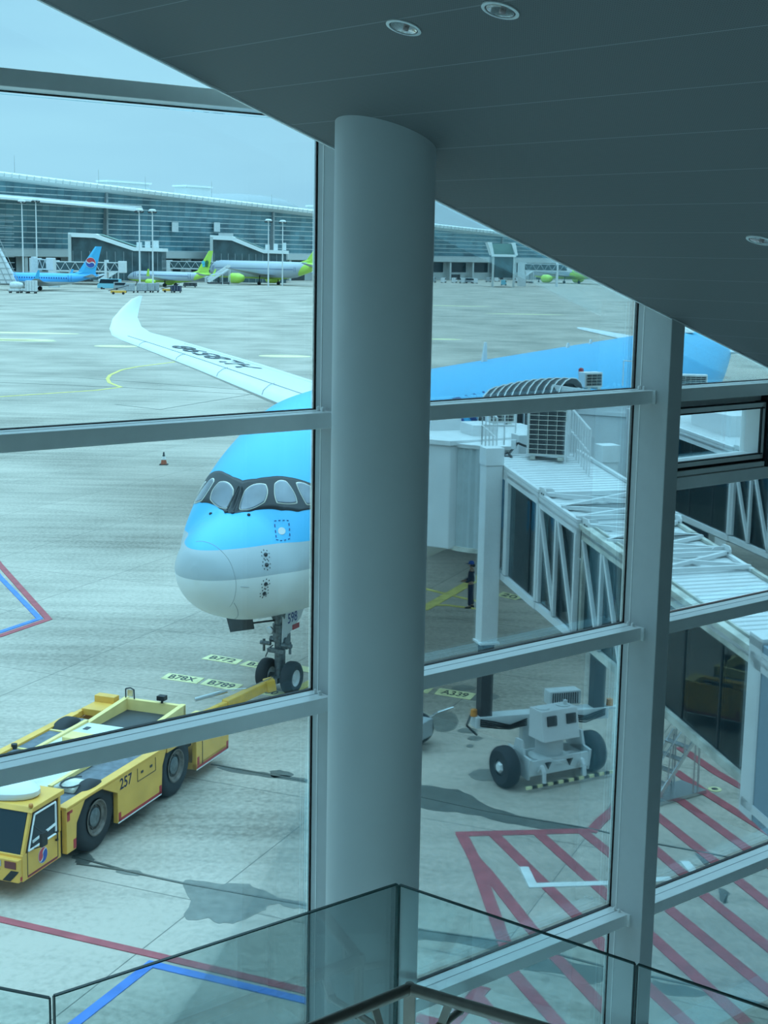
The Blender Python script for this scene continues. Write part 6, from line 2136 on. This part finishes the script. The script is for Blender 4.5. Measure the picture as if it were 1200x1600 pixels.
far_bridge(88, 193, 500, 5.2, 'distant jet bridge crossing behind the sky blue fin to the grey narrow-body')
far_bridge(262, 340, 628, 5.2, 'distant jet bridge leading to the grey and lime wide-body')
far_bridge(60, 84, 470, 6.0, 'short distant jet bridge below the pair of leftmost light poles')
far_bridge(800, 872, 670, 6.6, 'distant jet bridge at the far right above the lime engine')


# ------------------------------------------------------------------ every far-apart piece of a part becomes a part of its own
def split_parts():
    import numpy as np
    for o in [q for q in COL.objects if q.type == 'MESH' and q.parent and q.get('kind') is None and not any(m.type == 'SKIN' for m in q.modifiers)]:
        me = o.data
        nv = len(me.vertices)
        if nv > 6000 or o.name.startswith('hatch_outline'):
            continue
        par = list(range(nv))
        def find(i):
            while par[i] != i:
                par[i] = par[par[i]]
                i = par[i]
            return i
        for e in me.edges:
            a, b = find(e.vertices[0]), find(e.vertices[1])
            if a != b:
                par[a] = b
        isl = {}
        for i in range(nv):
            isl.setdefault(find(i), []).append(i)
        keys = list(isl)
        k = len(keys)
        if k < 2 or k > 400:
            continue
        sc = o.parent.scale[0] if o.parent else 1
        if o.parent and o.parent.parent:
            sc *= o.parent.parent.scale[0]
        co = np.array([v.co[:] for v in me.vertices]) * sc
        lo = np.array([co[isl[q]].min(0) for q in keys])
        hi = np.array([co[isl[q]].max(0) for q in keys])
        size = (hi - lo).max(1)
        gap = np.maximum(0, np.maximum(lo[:, None] - hi[None], lo[None] - hi[:, None]))
        near = np.sqrt((gap ** 2).sum(2)) <= np.maximum(.02, .45 * np.maximum(size[:, None], size[None]))
        grp = list(range(k))
        def f2(i):
            while grp[i] != i:
                i = grp[i]
            return i
        for a in range(k):
            for b in range(a + 1, k):
                if near[a, b]:
                    x, y = f2(a), f2(b)
                    if x != y:
                        grp[y] = x
        roots = sorted({f2(i) for i in range(k)})
        if len(roots) < 2 or len(roots) > 14:
            continue
        vg = {}
        for i, q in enumerate(keys):
            for vi in isl[q]:
                vg[vi] = roots.index(f2(i))
        base = o.name.split('.')[0]
        for g in range(len(roots)):
            vs = [i for i in range(nv) if vg[i] == g]
            mp_ = {v: n for n, v in enumerate(vs)}
            fs = [p for p in me.polygons if vg[p.vertices[0]] == g]
            nm = bpy.data.meshes.new(base)
            nm.from_pydata([me.vertices[i].co[:] for i in vs], [], [[mp_[v] for v in p.vertices] for p in fs])
            for m_i in me.materials:
                nm.materials.append(m_i)
            for a, b in zip(nm.polygons, fs):
                a.use_smooth = b.use_smooth
                a.material_index = b.material_index
            if g == 0:
                o.data = nm
            else:
                c = o.copy()
                c.data = nm
                COL.objects.link(c)
                c.parent = o.parent


split_parts()
